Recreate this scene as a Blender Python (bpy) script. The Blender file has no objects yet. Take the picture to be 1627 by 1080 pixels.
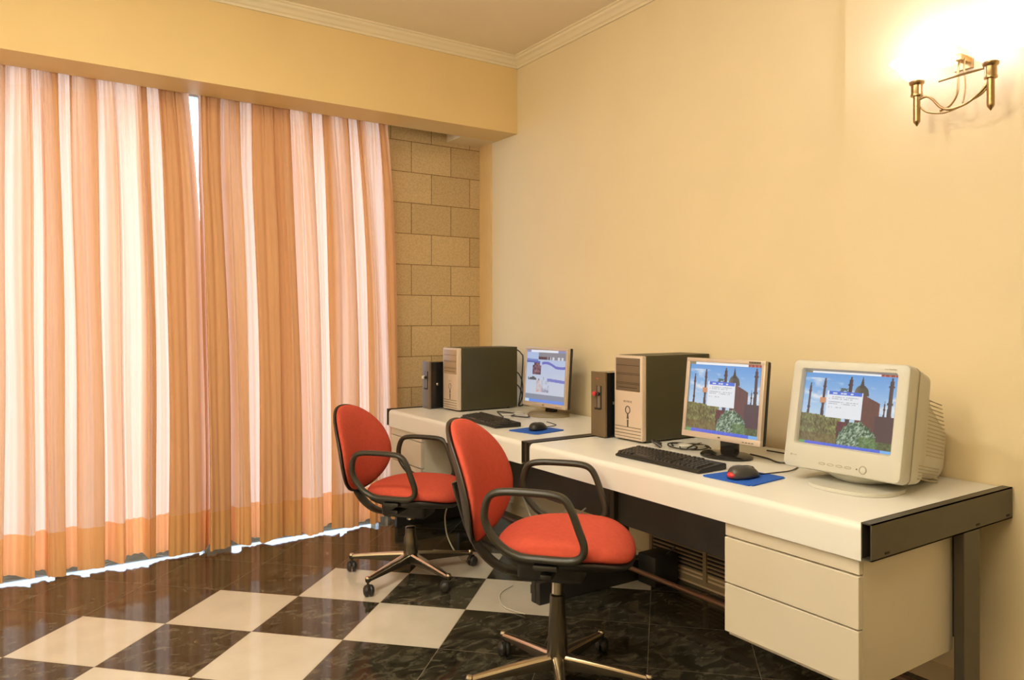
import bpy, bmesh, math, random
from mathutils import Vector, Matrix
random.seed(7)
PI = math.pi
C = bpy.context.scene.collection
SC = bpy.context.scene

# ------------------------------------------------------------------ camera, world, lights, exposure
W_PX, H_PX, F_PX, HORIZON = 1627.0, 1080.0, 1184.0, 508.0
cam_d = bpy.data.cameras.new('camera'); cam = bpy.data.objects.new('camera', cam_d); C.objects.link(cam)
cam.location = (0, 0, 1.28)
cam.rotation_euler = (math.radians(90), 0, math.radians(-33.55))
cam_d.sensor_fit = 'HORIZONTAL'; cam_d.sensor_width = 36.0
cam_d.lens = 36.0 * F_PX / W_PX
cam_d.shift_y = -(H_PX / 2 - HORIZON) / W_PX
cam_d.clip_start = 0.05
SC.camera = cam

SC.view_settings.view_transform = 'Standard'
SC.view_settings.look = 'None'
SC.view_settings.gamma = 1.0
SC.view_settings.use_curve_mapping = False
SC.view_settings.exposure = -0.06

world = bpy.data.worlds.new('daylight'); SC.world = world; world.use_nodes = True
wn = world.node_tree
wn.nodes['Background'].inputs['Color'].default_value = (0.58, 0.76, 1.0, 1)
wn.nodes['Background'].inputs['Strength'].default_value = 8.8

def lamp(name, kind, loc, power, col, size=None, rot=None, size_y=None):
    d = bpy.data.lights.new(name, kind); o = bpy.data.objects.new(name, d); C.objects.link(o)
    o.location = loc; d.energy = power; d.color = col
    if kind == 'AREA':
        d.size = size
        if size_y: d.shape = 'RECTANGLE'; d.size_y = size_y
        else: d.shape = 'DISK'
    elif size: d.shadow_soft_size = size
    if rot: o.rotation_euler = rot
    return o
WARM = (1.0, 0.955, 0.83)
lamp('ceiling_lamp_light', 'AREA', (0.55, 2.3, 2.93), 26, WARM, size=0.34)
lamp('ceiling_lamp_light', 'AREA', (0.2, 0.2, 2.93), 10, WARM, size=0.40)
lamp('ceiling_lamp_light', 'AREA', (-1.5, 1.4, 2.93), 20, WARM, size=0.40)
lamp('wall_lamp_light', 'POINT', (-2.3, 1.6, 2.05), 14, WARM, size=0.10)
lamp('wall_lamp_light', 'POINT', (0.2, -2.1, 2.05), 4, WARM, size=0.10)
lamp('upper_fill_light', 'POINT', (-1.0, 1.2, 2.25), 30, WARM, size=0.14)  # added fill point out of view, brightens upper walls and ceiling
lamp('upper_fill_light', 'POINT', (0.35, 1.35, 2.45), 22, WARM, size=0.14)  # second added fill point, above the frame
lamp('ceiling_bounce_fill', 'AREA', (-1.4, 0.6, 1.85), 115, WARM, size=0.30, rot=(PI, 0, 0))  # unseen area light added as fill, aimed up to bounce off the ceiling
# daylight portal filling the real window opening (guides sampling of the sky only)
pt = lamp('window_portal', 'AREA', (-0.02, 4.80, 1.25), 1, (1, 1, 1), size=4.4, size_y=2.6, rot=(math.radians(-90), 0, 0))
pt.data.cycles.is_portal = True

# ------------------------------------------------------------------ materials
def srgb(r, g, b):
    f = lambda c: (c/255/12.92) if c/255 <= 0.04045 else ((c/255+0.055)/1.055)**2.4
    return (f(r), f(g), f(b))
MATS = {}
def mat(name, col, rough=0.5, metal=0.0, spec=0.5, noise=0.0, nscale=30, bump=0.0, bscale=200, emit=None, estr=0, coat=0.0, sheen=0.0):
    if name in MATS: return MATS[name]
    m = bpy.data.materials.new(name); m.use_nodes = True
    n = m.node_tree.nodes; l = m.node_tree.links; p = n['Principled BSDF']
    p.inputs['Base Color'].default_value = (*col, 1); p.inputs['Roughness'].default_value = rough
    p.inputs['Metallic'].default_value = metal; p.inputs['Specular IOR Level'].default_value = spec
    p.inputs['Coat Weight'].default_value = coat
    if sheen: p.inputs['Sheen Weight'].default_value = sheen
    tc = n.new('ShaderNodeTexCoord')
    if noise:
        t = n.new('ShaderNodeTexNoise'); t.inputs['Scale'].default_value = nscale; t.inputs['Detail'].default_value = 4
        l.new(tc.outputs['Object'], t.inputs['Vector'])
        r = n.new('ShaderNodeValToRGB')
        a = tuple(max(0, c*(1-noise)) for c in col); b = tuple(min(1, c*(1+noise)) for c in col)
        r.color_ramp.elements[0].color = (*a, 1); r.color_ramp.elements[1].color = (*b, 1)
        r.color_ramp.elements[0].position = 0.3; r.color_ramp.elements[1].position = 0.7
        l.new(t.outputs['Fac'], r.inputs['Fac']); l.new(r.outputs['Color'], p.inputs['Base Color'])
    if bump:
        t2 = n.new('ShaderNodeTexNoise'); t2.inputs['Scale'].default_value = bscale; t2.inputs['Detail'].default_value = 3
        l.new(tc.outputs['Object'], t2.inputs['Vector'])
        bp = n.new('ShaderNodeBump'); bp.inputs['Strength'].default_value = bump; bp.inputs['Distance'].default_value = 0.002
        l.new(t2.outputs['Fac'], bp.inputs['Height']); l.new(bp.outputs['Normal'], p.inputs['Normal'])
    if emit:
        p.inputs['Emission Color'].default_value = (*emit, 1); p.inputs['Emission Strength'].default_value = estr
    MATS[name] = m; return m

M_WALL = mat('yellow_plaster', (0.80, 0.665, 0.42), 0.55, noise=0.015, nscale=3, bump=0.15, bscale=120, spec=0.3)
M_BEAM = mat('ochre_plaster', (0.80, 0.59, 0.275), 0.6, noise=0.02, nscale=3, bump=0.15, bscale=120, spec=0.3)
M_CEIL = mat('cream_ceiling_paint', (0.88, 0.76, 0.55), 0.7, noise=0.01, nscale=2, spec=0.2)
M_CORN = mat('cornice_paint', (0.84, 0.72, 0.48), 0.6)
M_STRIP = mat('deep_yellow_strip', (0.78, 0.55, 0.26), 0.6, noise=0.03, nscale=6)  # strip beside the block wall, deeper yellow than the main plaster
M_LAM = mat('white_laminate', (0.77, 0.75, 0.69), 0.32, noise=0.01, nscale=8)
M_LAMC = mat('cream_laminate', (0.66, 0.59, 0.46), 0.38, noise=0.012, nscale=5)
M_GAP = mat('drawer_shadow_gap', (0.05, 0.04, 0.03), 0.8)
M_DMET = mat('bronze_grey_metal', (0.085, 0.072, 0.048), 0.42, metal=0.35, noise=0.05, nscale=20)
M_BLK = mat('black_plastic', (0.022, 0.020, 0.017), 0.42, bump=0.2, bscale=400)
M_BLKG = mat('black_gloss_plastic', (0.015, 0.014, 0.013), 0.18)
M_PANEL = mat('dark_modesty_panel', (0.06, 0.056, 0.048), 0.35, noise=0.1, nscale=8)
M_CASE = mat('black_steel_case', (0.052, 0.047, 0.020), 0.45, noise=0.08, nscale=4)
M_RED = mat('red_woven_fabric', (0.57, 0.088, 0.052), 0.92, noise=0.06, nscale=60, bump=0.5, bscale=700, spec=0.15)
M_ARM = mat('dark_grey_arm_plastic', (0.034, 0.029, 0.019), 0.38, noise=0.05, nscale=30)
M_CHR = mat('chrome', (0.72, 0.66, 0.56), 0.14, metal=1.0)
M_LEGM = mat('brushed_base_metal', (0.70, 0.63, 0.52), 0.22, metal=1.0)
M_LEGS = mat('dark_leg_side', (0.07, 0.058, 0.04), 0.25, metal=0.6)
M_SIL = mat('silver_bezel', (0.62, 0.52, 0.42), 0.35, metal=0.25)
M_CRT = mat('beige_monitor_plastic', (0.60, 0.585, 0.51), 0.42, bump=0.1, bscale=500)
M_CRTD = mat('beige_vent_dark', (0.42, 0.35, 0.23), 0.6)
M_CRTL = mat('beige_line', (0.36, 0.30, 0.20), 0.6)
M_TOWF = mat('silver_tower_front', (0.66, 0.54, 0.42), 0.35, metal=0.15)
M_TOWD = mat('brown_drive_bay', (0.15, 0.105, 0.06), 0.4)
M_BRN = mat('brown_box_front', (0.15, 0.105, 0.052), 0.4)
M_TXT = mat('dark_print', (0.10, 0.075, 0.05), 0.5)
M_BLUE = mat('blue_mouse_mat', (0.008, 0.10, 0.52), 0.75, noise=0.05, nscale=40)
M_REDL = mat('red_plastic', (0.62, 0.04, 0.045), 0.3)
M_CAB = mat('black_cable', (0.02, 0.018, 0.014), 0.4)
M_CABW = mat('white_cable', (0.62, 0.60, 0.52), 0.5)
M_BRASS = mat('antique_brass', (0.46, 0.32, 0.15), 0.28, metal=1.0)
M_COP = mat('brown_metal_bar', (0.22, 0.12, 0.07), 0.35, metal=0.3)
M_VENT = mat('beige_grille_paint', (0.36, 0.27, 0.16), 0.5)
M_VENTD = mat('grille_dark', (0.015, 0.012, 0.01), 0.8)
M_FRM = mat('white_window_frame', (0.62, 0.65, 0.70), 0.4)
M_OUT = mat('grey_terrace', (0.10, 0.105, 0.115), 0.8)
M_SKIRT = mat('cream_skirting', (0.78, 0.62, 0.38), 0.4)

def stone_mat():
    m = bpy.data.materials.new('sand_block_wall'); m.use_nodes = True
    n = m.node_tree.nodes; l = m.node_tree.links; p = n['Principled BSDF']
    g = n.new('ShaderNodeNewGeometry'); sep = n.new('ShaderNodeSeparateXYZ'); l.new(g.outputs['Position'], sep.inputs[0])
    ax = n.new('ShaderNodeMath'); ax.operation = 'ADD'; ax.inputs[1].default_value = 30 - 2.341; l.new(sep.outputs['X'], ax.inputs[0])
    az = n.new('ShaderNodeMath'); az.operation = 'ADD'; az.inputs[1].default_value = 0.205*21 - 2.06; l.new(sep.outputs['Z'], az.inputs[0])
    cb = n.new('ShaderNodeCombineXYZ'); l.new(ax.outputs[0], cb.inputs['X']); l.new(az.outputs[0], cb.inputs['Y'])
    b = n.new('ShaderNodeTexBrick'); b.offset = 0.5; b.offset_frequency = 2; b.squash = 1
    b.inputs['Scale'].default_value = 1; b.inputs['Brick Width'].default_value = 0.30; b.inputs['Row Height'].default_value = 0.205
    b.inputs['Mortar Size'].default_value = 0.003; b.inputs['Mortar Smooth'].default_value = 0.5
    b.inputs['Color1'].default_value = (0.66, 0.485, 0.26, 1); b.inputs['Color2'].default_value = (0.55, 0.40, 0.21, 1)
    b.inputs['Mortar'].default_value = (0.24, 0.155, 0.07, 1)
    l.new(cb.outputs[0], b.inputs['Vector'])
    t = n.new('ShaderNodeTexNoise'); t.inputs['Scale'].default_value = 90; t.inputs['Detail'].default_value = 6; l.new(g.outputs['Position'], t.inputs['Vector'])
    r = n.new('ShaderNodeValToRGB'); r.color_ramp.elements[0].position = 0.35; r.color_ramp.elements[0].color = (0.72, 0.72, 0.72, 1)
    r.color_ramp.elements[1].position = 0.6; r.color_ramp.elements[1].color = (1.08, 1.08, 1.08, 1); l.new(t.outputs['Fac'], r.inputs['Fac'])
    mx = n.new('ShaderNodeMix'); mx.data_type = 'RGBA'; mx.blend_type = 'MULTIPLY'; mx.inputs['Factor'].default_value = 0.5
    l.new(b.outputs['Color'], mx.inputs['A']); l.new(r.outputs['Color'], mx.inputs['B']); l.new(mx.outputs['Result'], p.inputs['Base Color'])
    p.inputs['Roughness'].default_value = 0.85; p.inputs['Specular IOR Level'].default_value = 0.2
    s = n.new('ShaderNodeMath'); s.operation = 'SUBTRACT'; l.new(t.outputs['Fac'], s.inputs[0]); l.new(b.outputs['Fac'], s.inputs[1])
    bp = n.new('ShaderNodeBump'); bp.inputs['Strength'].default_value = 0.6; bp.inputs['Distance'].default_value = 0.005
    l.new(s.outputs[0], bp.inputs['Height']); l.new(bp.outputs['Normal'], p.inputs['Normal'])
    return m

def floor_mat():
    m = bpy.data.materials.new('polished_marble_tiles'); m.use_nodes = True
    n = m.node_tree.nodes; l = m.node_tree.links; p = n['Principled BSDF']
    def M(op, a, b=None, c=None):
        x = n.new('ShaderNodeMath'); x.operation = op
        for i, v in enumerate((a, b, c)):
            if v is None: continue
            if isinstance(v, (int, float)): x.inputs[i].default_value = v
            else: l.new(v, x.inputs[i])
        return x.outputs[0]
    g = n.new('ShaderNodeNewGeometry'); sep = n.new('ShaderNodeSeparateXYZ'); l.new(g.outputs['Position'], sep.inputs[0])
    X, Y = sep.outputs['X'], sep.outputs['Y']
    k = 1/(math.sqrt(2)*0.40)
    a = M('ADD', M('MULTIPLY', M('SUBTRACT', X, Y), k), 0.14)
    b = M('ADD', M('MULTIPLY', M('ADD', X, Y), k), 0.03)
    fa, fb = M('FLOOR', a), M('FLOOR', b)
    ra, rb = M('SUBTRACT', a, fa), M('SUBTRACT', b, fb)
    par = M('MODULO', M('ADD', M('ADD', fa, fb), 100), 2)     # 0 even
    even = M('LESS_THAN', par, 0.5)
    dif = M('SUBTRACT', fb, fa)
    band = M('MULTIPLY', M('GREATER_THAN', dif, 9.5), M('LESS_THAN', dif, 12.5))
    white = M('MULTIPLY', even, band)
    da = M('MINIMUM', ra, M('SUBTRACT', 1, ra)); db = M('MINIMUM', rb, M('SUBTRACT', 1, rb))
    grout = M('LESS_THAN', M('MINIMUM', da, db), 0.0035)
    # dark stone, offset per tile
    cb = n.new('ShaderNodeCombineXYZ'); l.new(fa, cb.inputs['X']); l.new(fb, cb.inputs['Y'])
    wnz = n.new('ShaderNodeTexWhiteNoise'); wnz.noise_dimensions = '3D'; l.new(cb.outputs[0], wnz.inputs['Vector'])
    vs = n.new('ShaderNodeVectorMath'); vs.operation = 'SCALE'; vs.inputs['Scale'].default_value = 9; l.new(wnz.outputs['Color'], vs.inputs[0])
    va = n.new('ShaderNodeVectorMath'); va.operation = 'ADD'; l.new(g.outputs['Position'], va.inputs[0]); l.new(vs.outputs[0], va.inputs[1])
    mp = n.new('ShaderNodeMapping'); mp.inputs['Rotation'].default_value = (0, 0, 0.6); mp.inputs['Scale'].default_value = (4.5, 8, 1); l.new(va.outputs[0], mp.inputs['Vector'])
    t = n.new('ShaderNodeTexNoise'); t.inputs['Scale'].default_value = 2.0; t.inputs['Detail'].default_value = 11; t.inputs['Roughness'].default_value = 0.66; t.inputs['Distortion'].default_value = 1.6
    l.new(mp.outputs[0], t.inputs['Vector'])
    r = n.new('ShaderNodeValToRGB'); e = r.color_ramp.elements
    e[0].position = 0.36; e[0].color = (0.013, 0.0115, 0.0075, 1)
    e[1].position = 0.76; e[1].color = (0.16, 0.145, 0.105, 1)
    q = r.color_ramp.elements.new(0.50); q.color = (0.042, 0.037, 0.024, 1)
    q2 = r.color_ramp.elements.new(0.60); q2.color = (0.078, 0.069, 0.046, 1)
    l.new(t.outputs['Fac'], r.inputs['Fac'])
    t2 = n.new('ShaderNodeTexNoise'); t2.inputs['Scale'].default_value = 6; t2.inputs['Detail'].default_value = 6; l.new(va.outputs[0], t2.inputs['Vector'])
    r2 = n.new('ShaderNodeValToRGB'); r2.color_ramp.elements[0].position = 0.3; r2.color_ramp.elements[0].color = (0.55, 0.50, 0.41, 1)
    r2.color_ramp.elements[1].position = 0.7; r2.color_ramp.elements[1].color = (0.62, 0.57, 0.48, 1); l.new(t2.outputs['Fac'], r2.inputs['Fac'])
    mx = n.new('ShaderNodeMix'); mx.data_type = 'RGBA'; l.new(white, mx.inputs['Factor']); l.new(r.outputs['Color'], mx.inputs['A']); l.new(r2.outputs['Color'], mx.inputs['B'])
    gc = n.new('ShaderNodeMix'); gc.data_type = 'RGBA'; l.new(white, gc.inputs['Factor']); gc.inputs['A'].default_value = (0.16, 0.13, 0.08, 1); gc.inputs['B'].default_value = (0.30, 0.24, 0.16, 1)
    mg = n.new('ShaderNodeMix'); mg.data_type = 'RGBA'; l.new(grout, mg.inputs['Factor']); l.new(mx.outputs['Result'], mg.inputs['A']); l.new(gc.outputs['Result'], mg.inputs['B'])
    l.new(mg.outputs['Result'], p.inputs['Base Color'])
    l.new(M('ADD', M('MULTIPLY', grout, 0.4), 0.085), p.inputs['Roughness'])
    p.inputs['Specular IOR Level'].default_value = 0.42
    return m

def curtain_mat(name, colr, trans, amount):
    m = bpy.data.materials.new(name); m.use_nodes = True
    n = m.node_tree.nodes; l = m.node_tree.links; n.remove(n['Principled BSDF'])
    out = n['Material Output']
    d = n.new('ShaderNodeBsdfDiffuse'); tr = n.new('ShaderNodeBsdfTranslucent'); mx = n.new('ShaderNodeMixShader'); mx.inputs[0].default_value = amount
    g = n.new('ShaderNodeNewGeometry'); mp = n.new('ShaderNodeMapping'); mp.inputs['Scale'].default_value = (420, 420, 6); l.new(g.outputs['Position'], mp.inputs['Vector'])
    t = n.new('ShaderNodeTexNoise'); t.inputs['Scale'].default_value = 1; t.inputs['Detail'].default_value = 2; l.new(mp.outputs[0], t.inputs['Vector'])
    for sh, c in ((d, colr), (tr, trans)):
        r = n.new('ShaderNodeValToRGB'); r.color_ramp.elements[0].position = 0.3; r.color_ramp.elements[1].position = 0.7
        r.color_ramp.elements[0].color = (*[x*0.93 for x in c], 1); r.color_ramp.elements[1].color = (*[min(1, x*1.04) for x in c], 1)
        l.new(t.outputs['Fac'], r.inputs['Fac']); l.new(r.outputs['Color'], sh.inputs['Color'])
    l.new(d.outputs[0], mx.inputs[1]); l.new(tr.outputs[0], mx.inputs[2]); l.new(mx.outputs[0], out.inputs['Surface'])
    return m

def glass_mat():
    m = bpy.data.materials.new('window_glass'); m.use_nodes = True
    n = m.node_tree.nodes; l = m.node_tree.links; n.remove(n['Principled BSDF'])
    tr = n.new('ShaderNodeBsdfTransparent'); gl = n.new('ShaderNodeBsdfGlossy'); gl.inputs['Roughness'].default_value = 0.02
    mx = n.new('ShaderNodeMixShader'); mx.inputs[0].default_value = 0.05
    l.new(tr.outputs[0], mx.inputs[1]); l.new(gl.outputs[0], mx.inputs[2]); l.new(mx.outputs[0], n['Material Output'].inputs['Surface'])
    return m

def attr_emit_mat(name, strength):
    m = bpy.data.materials.new(name); m.use_nodes = True
    n = m.node_tree.nodes; l = m.node_tree.links; p = n['Principled BSDF']
    p.inputs['Base Color'].default_value = (0.02, 0.02, 0.02, 1); p.inputs['Roughness'].default_value = 0.25
    a = n.new('ShaderNodeAttribute'); a.attribute_name = 'picture'
    l.new(a.outputs['Color'], p.inputs['Emission Color']); p.inputs['Emission Strength'].default_value = strength
    return m

def shade_mat():
    m = bpy.data.materials.new('lit_frosted_glass'); m.use_nodes = True
    p = m.node_tree.nodes['Principled BSDF']
    p.inputs['Base Color'].default_value = (0.95, 0.9, 0.8, 1); p.inputs['Roughness'].default_value = 0.4
    p.inputs['Emission Color'].default_value = (0.88, 0.81, 1.0, 1); p.inputs['Emission Strength'].default_value = 5.0
    return m

# ------------------------------------------------------------------ mesh helpers
def obj(name, bm, m, parent=None, smooth=True, loc=None, rot=None, angle=40):
    me = bpy.data.meshes.new(name)
    bmesh.ops.recalc_face_normals(bm, faces=bm.faces[:])
    bm.to_mesh(me); bm.free()
    for mm in (m if isinstance(m, (list, tuple)) else [m]): me.materials.append(mm)
    if smooth:
        me.polygons.foreach_set('use_smooth', [True]*len(me.polygons))
        try: me.set_sharp_from_angle(angle=math.radians(angle))
        except Exception: pass
    o = bpy.data.objects.new(name, me); C.objects.link(o)
    if parent: o.parent = parent
    if loc: o.location = loc
    if rot: o.rotation_euler = rot
    return o
def thing(name, label, cat, loc=(0, 0, 0), rotz=0, group=None):
    o = bpy.data.objects.new(name, None); C.objects.link(o); o.empty_display_size = 0.1
    o.location = loc; o.rotation_euler = (0, 0, rotz); o['label'] = label; o['category'] = cat
    if group: o['group'] = group
    return o
def tag(o, label, cat, group=None):
    o['label'] = label; o['category'] = cat
    if group: o['group'] = group
    return o
def struct(name, bm, m, parent=None, smooth=False):
    o = obj(name, bm, m, parent, smooth)
    if not parent: o['kind'] = 'structure'
    return o
def setmi(bm, n0, mi):
    bm.faces.ensure_lookup_table()
    for f in bm.faces[n0:]: f.material_index = mi
def box(bm, x0, x1, y0, y1, z0, z1, bev=0.0, seg=2, mi=0, mtx=None):
    n0 = len(bm.faces)
    tmp = bmesh.new()
    r = bmesh.ops.create_cube(tmp, size=1)
    bmesh.ops.scale(tmp, vec=(x1-x0, y1-y0, z1-z0), verts=tmp.verts)
    bmesh.ops.translate(tmp, vec=((x0+x1)/2, (y0+y1)/2, (z0+z1)/2), verts=tmp.verts)
    if bev: bmesh.ops.bevel(tmp, geom=tmp.edges[:], offset=bev, segments=seg, affect='EDGES', profile=0.5)
    if mtx: bmesh.ops.transform(tmp, matrix=mtx, verts=tmp.verts)
    me = bpy.data.meshes.new('t'); tmp.to_mesh(me); tmp.free(); bm.from_mesh(me); bpy.data.meshes.remove(me)
    setmi(bm, n0, mi); return bm
def B(*a, **k): return box(bmesh.new(), *a, **k)
def lathe(bm, prof, seg=24, mtx=None, mi=0, cap=True):
    n0 = len(bm.faces); rings = []
    for r, z in prof:
        rings.append([bm.verts.new((mtx or Matrix()) @ Vector((r*math.cos(2*PI*i/seg), r*math.sin(2*PI*i/seg), z))) for i in range(seg)])
    for a, b in zip(rings, rings[1:]):
        for i in range(seg): bm.faces.new((a[i], a[(i+1) % seg], b[(i+1) % seg], b[i]))
    if cap:
        bm.faces.new(rings[0][::-1]); bm.faces.new(rings[-1])
    setmi(bm, n0, mi); return bm
def catmull(pts, closed=False, n=8):
    pts = [Vector(p) for p in pts]; out = []; N = len(pts)
    rng = range(N) if closed else range(N-1)
    for i in rng:
        if closed: p0, p1, p2, p3 = pts[(i-1) % N], pts[i], pts[(i+1) % N], pts[(i+2) % N]
        else: p0, p1, p2, p3 = pts[max(i-1, 0)], pts[i], pts[i+1], pts[min(i+2, N-1)]
        for k in range(n):
            t = k/n
            out.append(0.5*((2*p1)+(p2-p0)*t+(2*p0-5*p1+4*p2-p3)*t*t+(3*p1-p0-3*p2+p3)*t**3))
    if not closed: out.append(pts[-1].copy())
    return out
def tube(bm, pts, r, seg=10, closed=False, smooth=8, ry=None, mi=0, up=None):
    n0 = len(bm.faces)
    P = catmull(pts, closed, smooth) if smooth else [Vector(p) for p in pts]
    N = len(P); rings = []; prev = None
    for i in range(N):
        if closed: t = P[(i+1) % N]-P[(i-1) % N]
        else: t = P[min(i+1, N-1)]-P[max(i-1, 0)]
        t.normalize()
        if up is not None: nrm = Vector(up)
        elif prev is None:
            nrm = Vector((0, 0, 1)) if abs(t.z) < 0.9 else Vector((1, 0, 0))
        else: nrm = prev
        nrm = (nrm - t*nrm.dot(t))
        nrm = nrm.normalized() if nrm.length > 1e-6 else t.orthogonal().normalized()
        prev = nrm; bn = t.cross(nrm)
        rr = r(i/(N-1)) if callable(r) else r
        r2 = ry if ry else rr
        rings.append([bm.verts.new(P[i]+nrm*rr*math.cos(2*PI*k/seg)+bn*r2*math.sin(2*PI*k/seg)) for k in range(seg)])
    prs = list(zip(rings, rings[1:]))
    if closed: prs.append((rings[-1], rings[0]))
    for a, b in prs:
        for k in range(seg): bm.faces.new((a[k], a[(k+1) % seg], b[(k+1) % seg], b[k]))
    if not closed: bm.faces.new(rings[0][::-1]); bm.faces.new(rings[-1])
    setmi(bm, n0, mi); return bm
def prism(bm, pts, h, axis='z', off=0.0, mi=0):
    """closed polygon pts (2d) extruded by h along axis"""
    n0 = len(bm.faces)
    def P(p, t):
        if axis == 'z': return (p[0], p[1], off+t)
        if axis == 'y': return (p[0], off+t, p[1])
        return (off+t, p[0], p[1])
    a = [bm.verts.new(P(p, 0)) for p in pts]; b = [bm.verts.new(P(p, h)) for p in pts]
    bm.faces.new(a); bm.faces.new(b[::-1])
    for i in range(len(pts)): bm.faces.new((a[i], b[i], b[(i+1) % len(pts)], a[(i+1) % len(pts)]))
    setmi(bm, n0, mi); return bm

def ray(px, y=None, x=None):
    """room (X, Y, t) of the point seen in pixel column px on plane Y=y or X=x"""
    r = (px-813.5)/F_PX
    th = math.radians(33.55)
    a = -math.sin(th)*r+math.cos(th); b = math.cos(th)*r+math.sin(th)
    t = y/a if y is not None else x/b
    return b*t, a*t, t

# ------------------------------------------------------------------ the setting
XR, XR2, YS = 2.735, 2.71, 4.52          # right wall, its nearer face, stone wall
XL, YB, ZC = -2.7, -2.6, 2.99
struct('floor', B(XL-.2, XR+.3, YB-.2, 4.80, -0.1, 0.0), floor_mat())
struct('ceiling', B(XL-.2, XR+.3, YB-.2, 4.80, ZC, ZC+0.15), M_CEIL)
struct('wall_right', B(XR, XR+.25, 1.717, 4.80, 0, ZC), M_WALL)
struct('trim_1', B(XR2, XR+.25, YB-.2, 1.717, 0, ZC), M_WALL)
struct('wall_left', B(XL-.2, XL, YB-.2, 4.80, 0, ZC), M_WALL)
struct('wall_front', B(XL, XR2, YB-.2, YB, 0, ZC), M_WALL)
M_STONE = stone_mat()
OX0, OX1, OZ = -2.25, 2.02, 2.62
bm = B(OX1, XR, YS, 4.80, 0, ZC); box(bm, XL, OX0, YS, 4.80, 0, ZC); box(bm, OX0, OX1, YS, 4.80, OZ, ZC)
struct('wall_back', bm, M_STONE)
# beam boxing in front of the curtain pocket
bm = B(XL, XR, 4.06, 4.315, 2.50, ZC)
struct('trim_2', bm, M_BEAM)
struct('trim_3', B(2.46, XR, 4.315, YS, 2.50, ZC), M_WALL)
struct('trim_4', B(XR-0.012, XR, 4.375, YS, 0, 2.50), M_STRIP)
# cornice: stepped cove
def cornice(path0, path1, inward):
    pass
prof = [(0, 0), (0.010, 0), (0.012, 0.012), (0.022, 0.018), (0.034, 0.034), (0.048, 0.044), (0.052, 0.055), (0.062, 0.058), (0.062, 0.066), (0, 0.066)]
bm = bmesh.new()
prism(bm, [(4.06-d, ZC-0.066+z) for d, z in prof], XR-XL, axis='x', off=XL)
prism(bm, [(XR-d, ZC-0.066+z) for d, z in prof], 4.06-1.717, axis='y', off=1.717)
prism(bm, [(XR2-d, ZC-0.066+z) for d, z in prof], 1.717-YB, axis='y', off=YB)
struct('trim_5', bm, M_CORN)
# skirting on the right wall
bm = B(XR-0.012, XR, 1.717, 4.375, 0, 0.07, 0.003); struct('baseboard_right', bm, M_SKIRT)
bm = B(XR2-0.012, XR2, YB, 1.717, 0, 0.07, 0.003); struct('baseboard_front', bm, M_SKIRT)
# window: aluminium frame, two mullions, glass
win = bpy.data.objects.new('window_1', None); C.objects.link(win); win['kind'] = 'structure'
bm = bmesh.new()
YW = 4.60
box(bm, OX0, OX1, YW-.025, YW+.025, 0.0, 0.055); box(bm, OX0, OX1, YW-.025, YW+.025, OZ-.06, OZ)
for x, hw in ((OX0+.025, .025), (-0.75, .06), (0.975, .075), (OX1-.02, .02)): box(bm, x-hw, x+hw, YW-.025, YW+.025, 0.055, OZ-.06)
obj('window_frame', bm, M_FRM, win, smooth=False)
MG = glass_mat()
for a, b in ((OX0+.05, -.81), (-.69, .90), (1.05, OX1-.04)):
    obj('pane', B(a, b, YW-.003, YW+.003, .055, OZ-.06), MG, win, smooth=False)
struct('terrace', B(-7, 9, 4.80, 12, -0.12, -0.02), M_OUT)

# ------------------------------------------------------------------ curtains
def curtain_path(segs, edge_l, edge_r, y0):
    """segs: list of (X0, X1, kind). Returns list of (x, y) of the cloth in plan."""
    pts = [(edge_l, y0)]; side = 1; amp = 0.036
    for n, (a, b, k) in enumerate(segs):
        w = b-a
        if k in 'Dd':      # the cloth doubles back on itself: three layers
            A = amp if k == 'D' else amp*0.45; y = side*A
            pts += [(a+0.12*w, y0+y), (b-0.10*w, y0+y), (b+0.02*w, y0+y*0.72), (b-0.10*w, y0+y*0.20),
                    (a+0.10*w, y0-y*0.20), (a-0.02*w, y0-y*0.72), (a+0.10*w, y0-y), (b-0.12*w, y0-y)]
            side = -side
        elif k == 'M':     # cloth crossing from the front of the pleats to the back, seen obliquely
            y = side*amp
            pts += [(a+0.06*w, y0+y), (a+0.35*w, y0+y*0.42), (a+0.62*w, y0-y*0.30), (b-0.05*w, y0-y)]
            side = -side
        else:
            m = 3 if w > 0.05 else 2
            for q in range(m):
                pts.append((a+w*(q+0.7)/(m+0.4), y0+side*amp*(0.95 if q % 2 else 0.80)))
    pts.append((edge_r, y0))
    return [(p.x, p.y) for p in catmull([(x, y, 0) for x, y in pts], n=5)]
YC = 4.365
def Xc(px): return ray(px, y=YC)[0]
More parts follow.
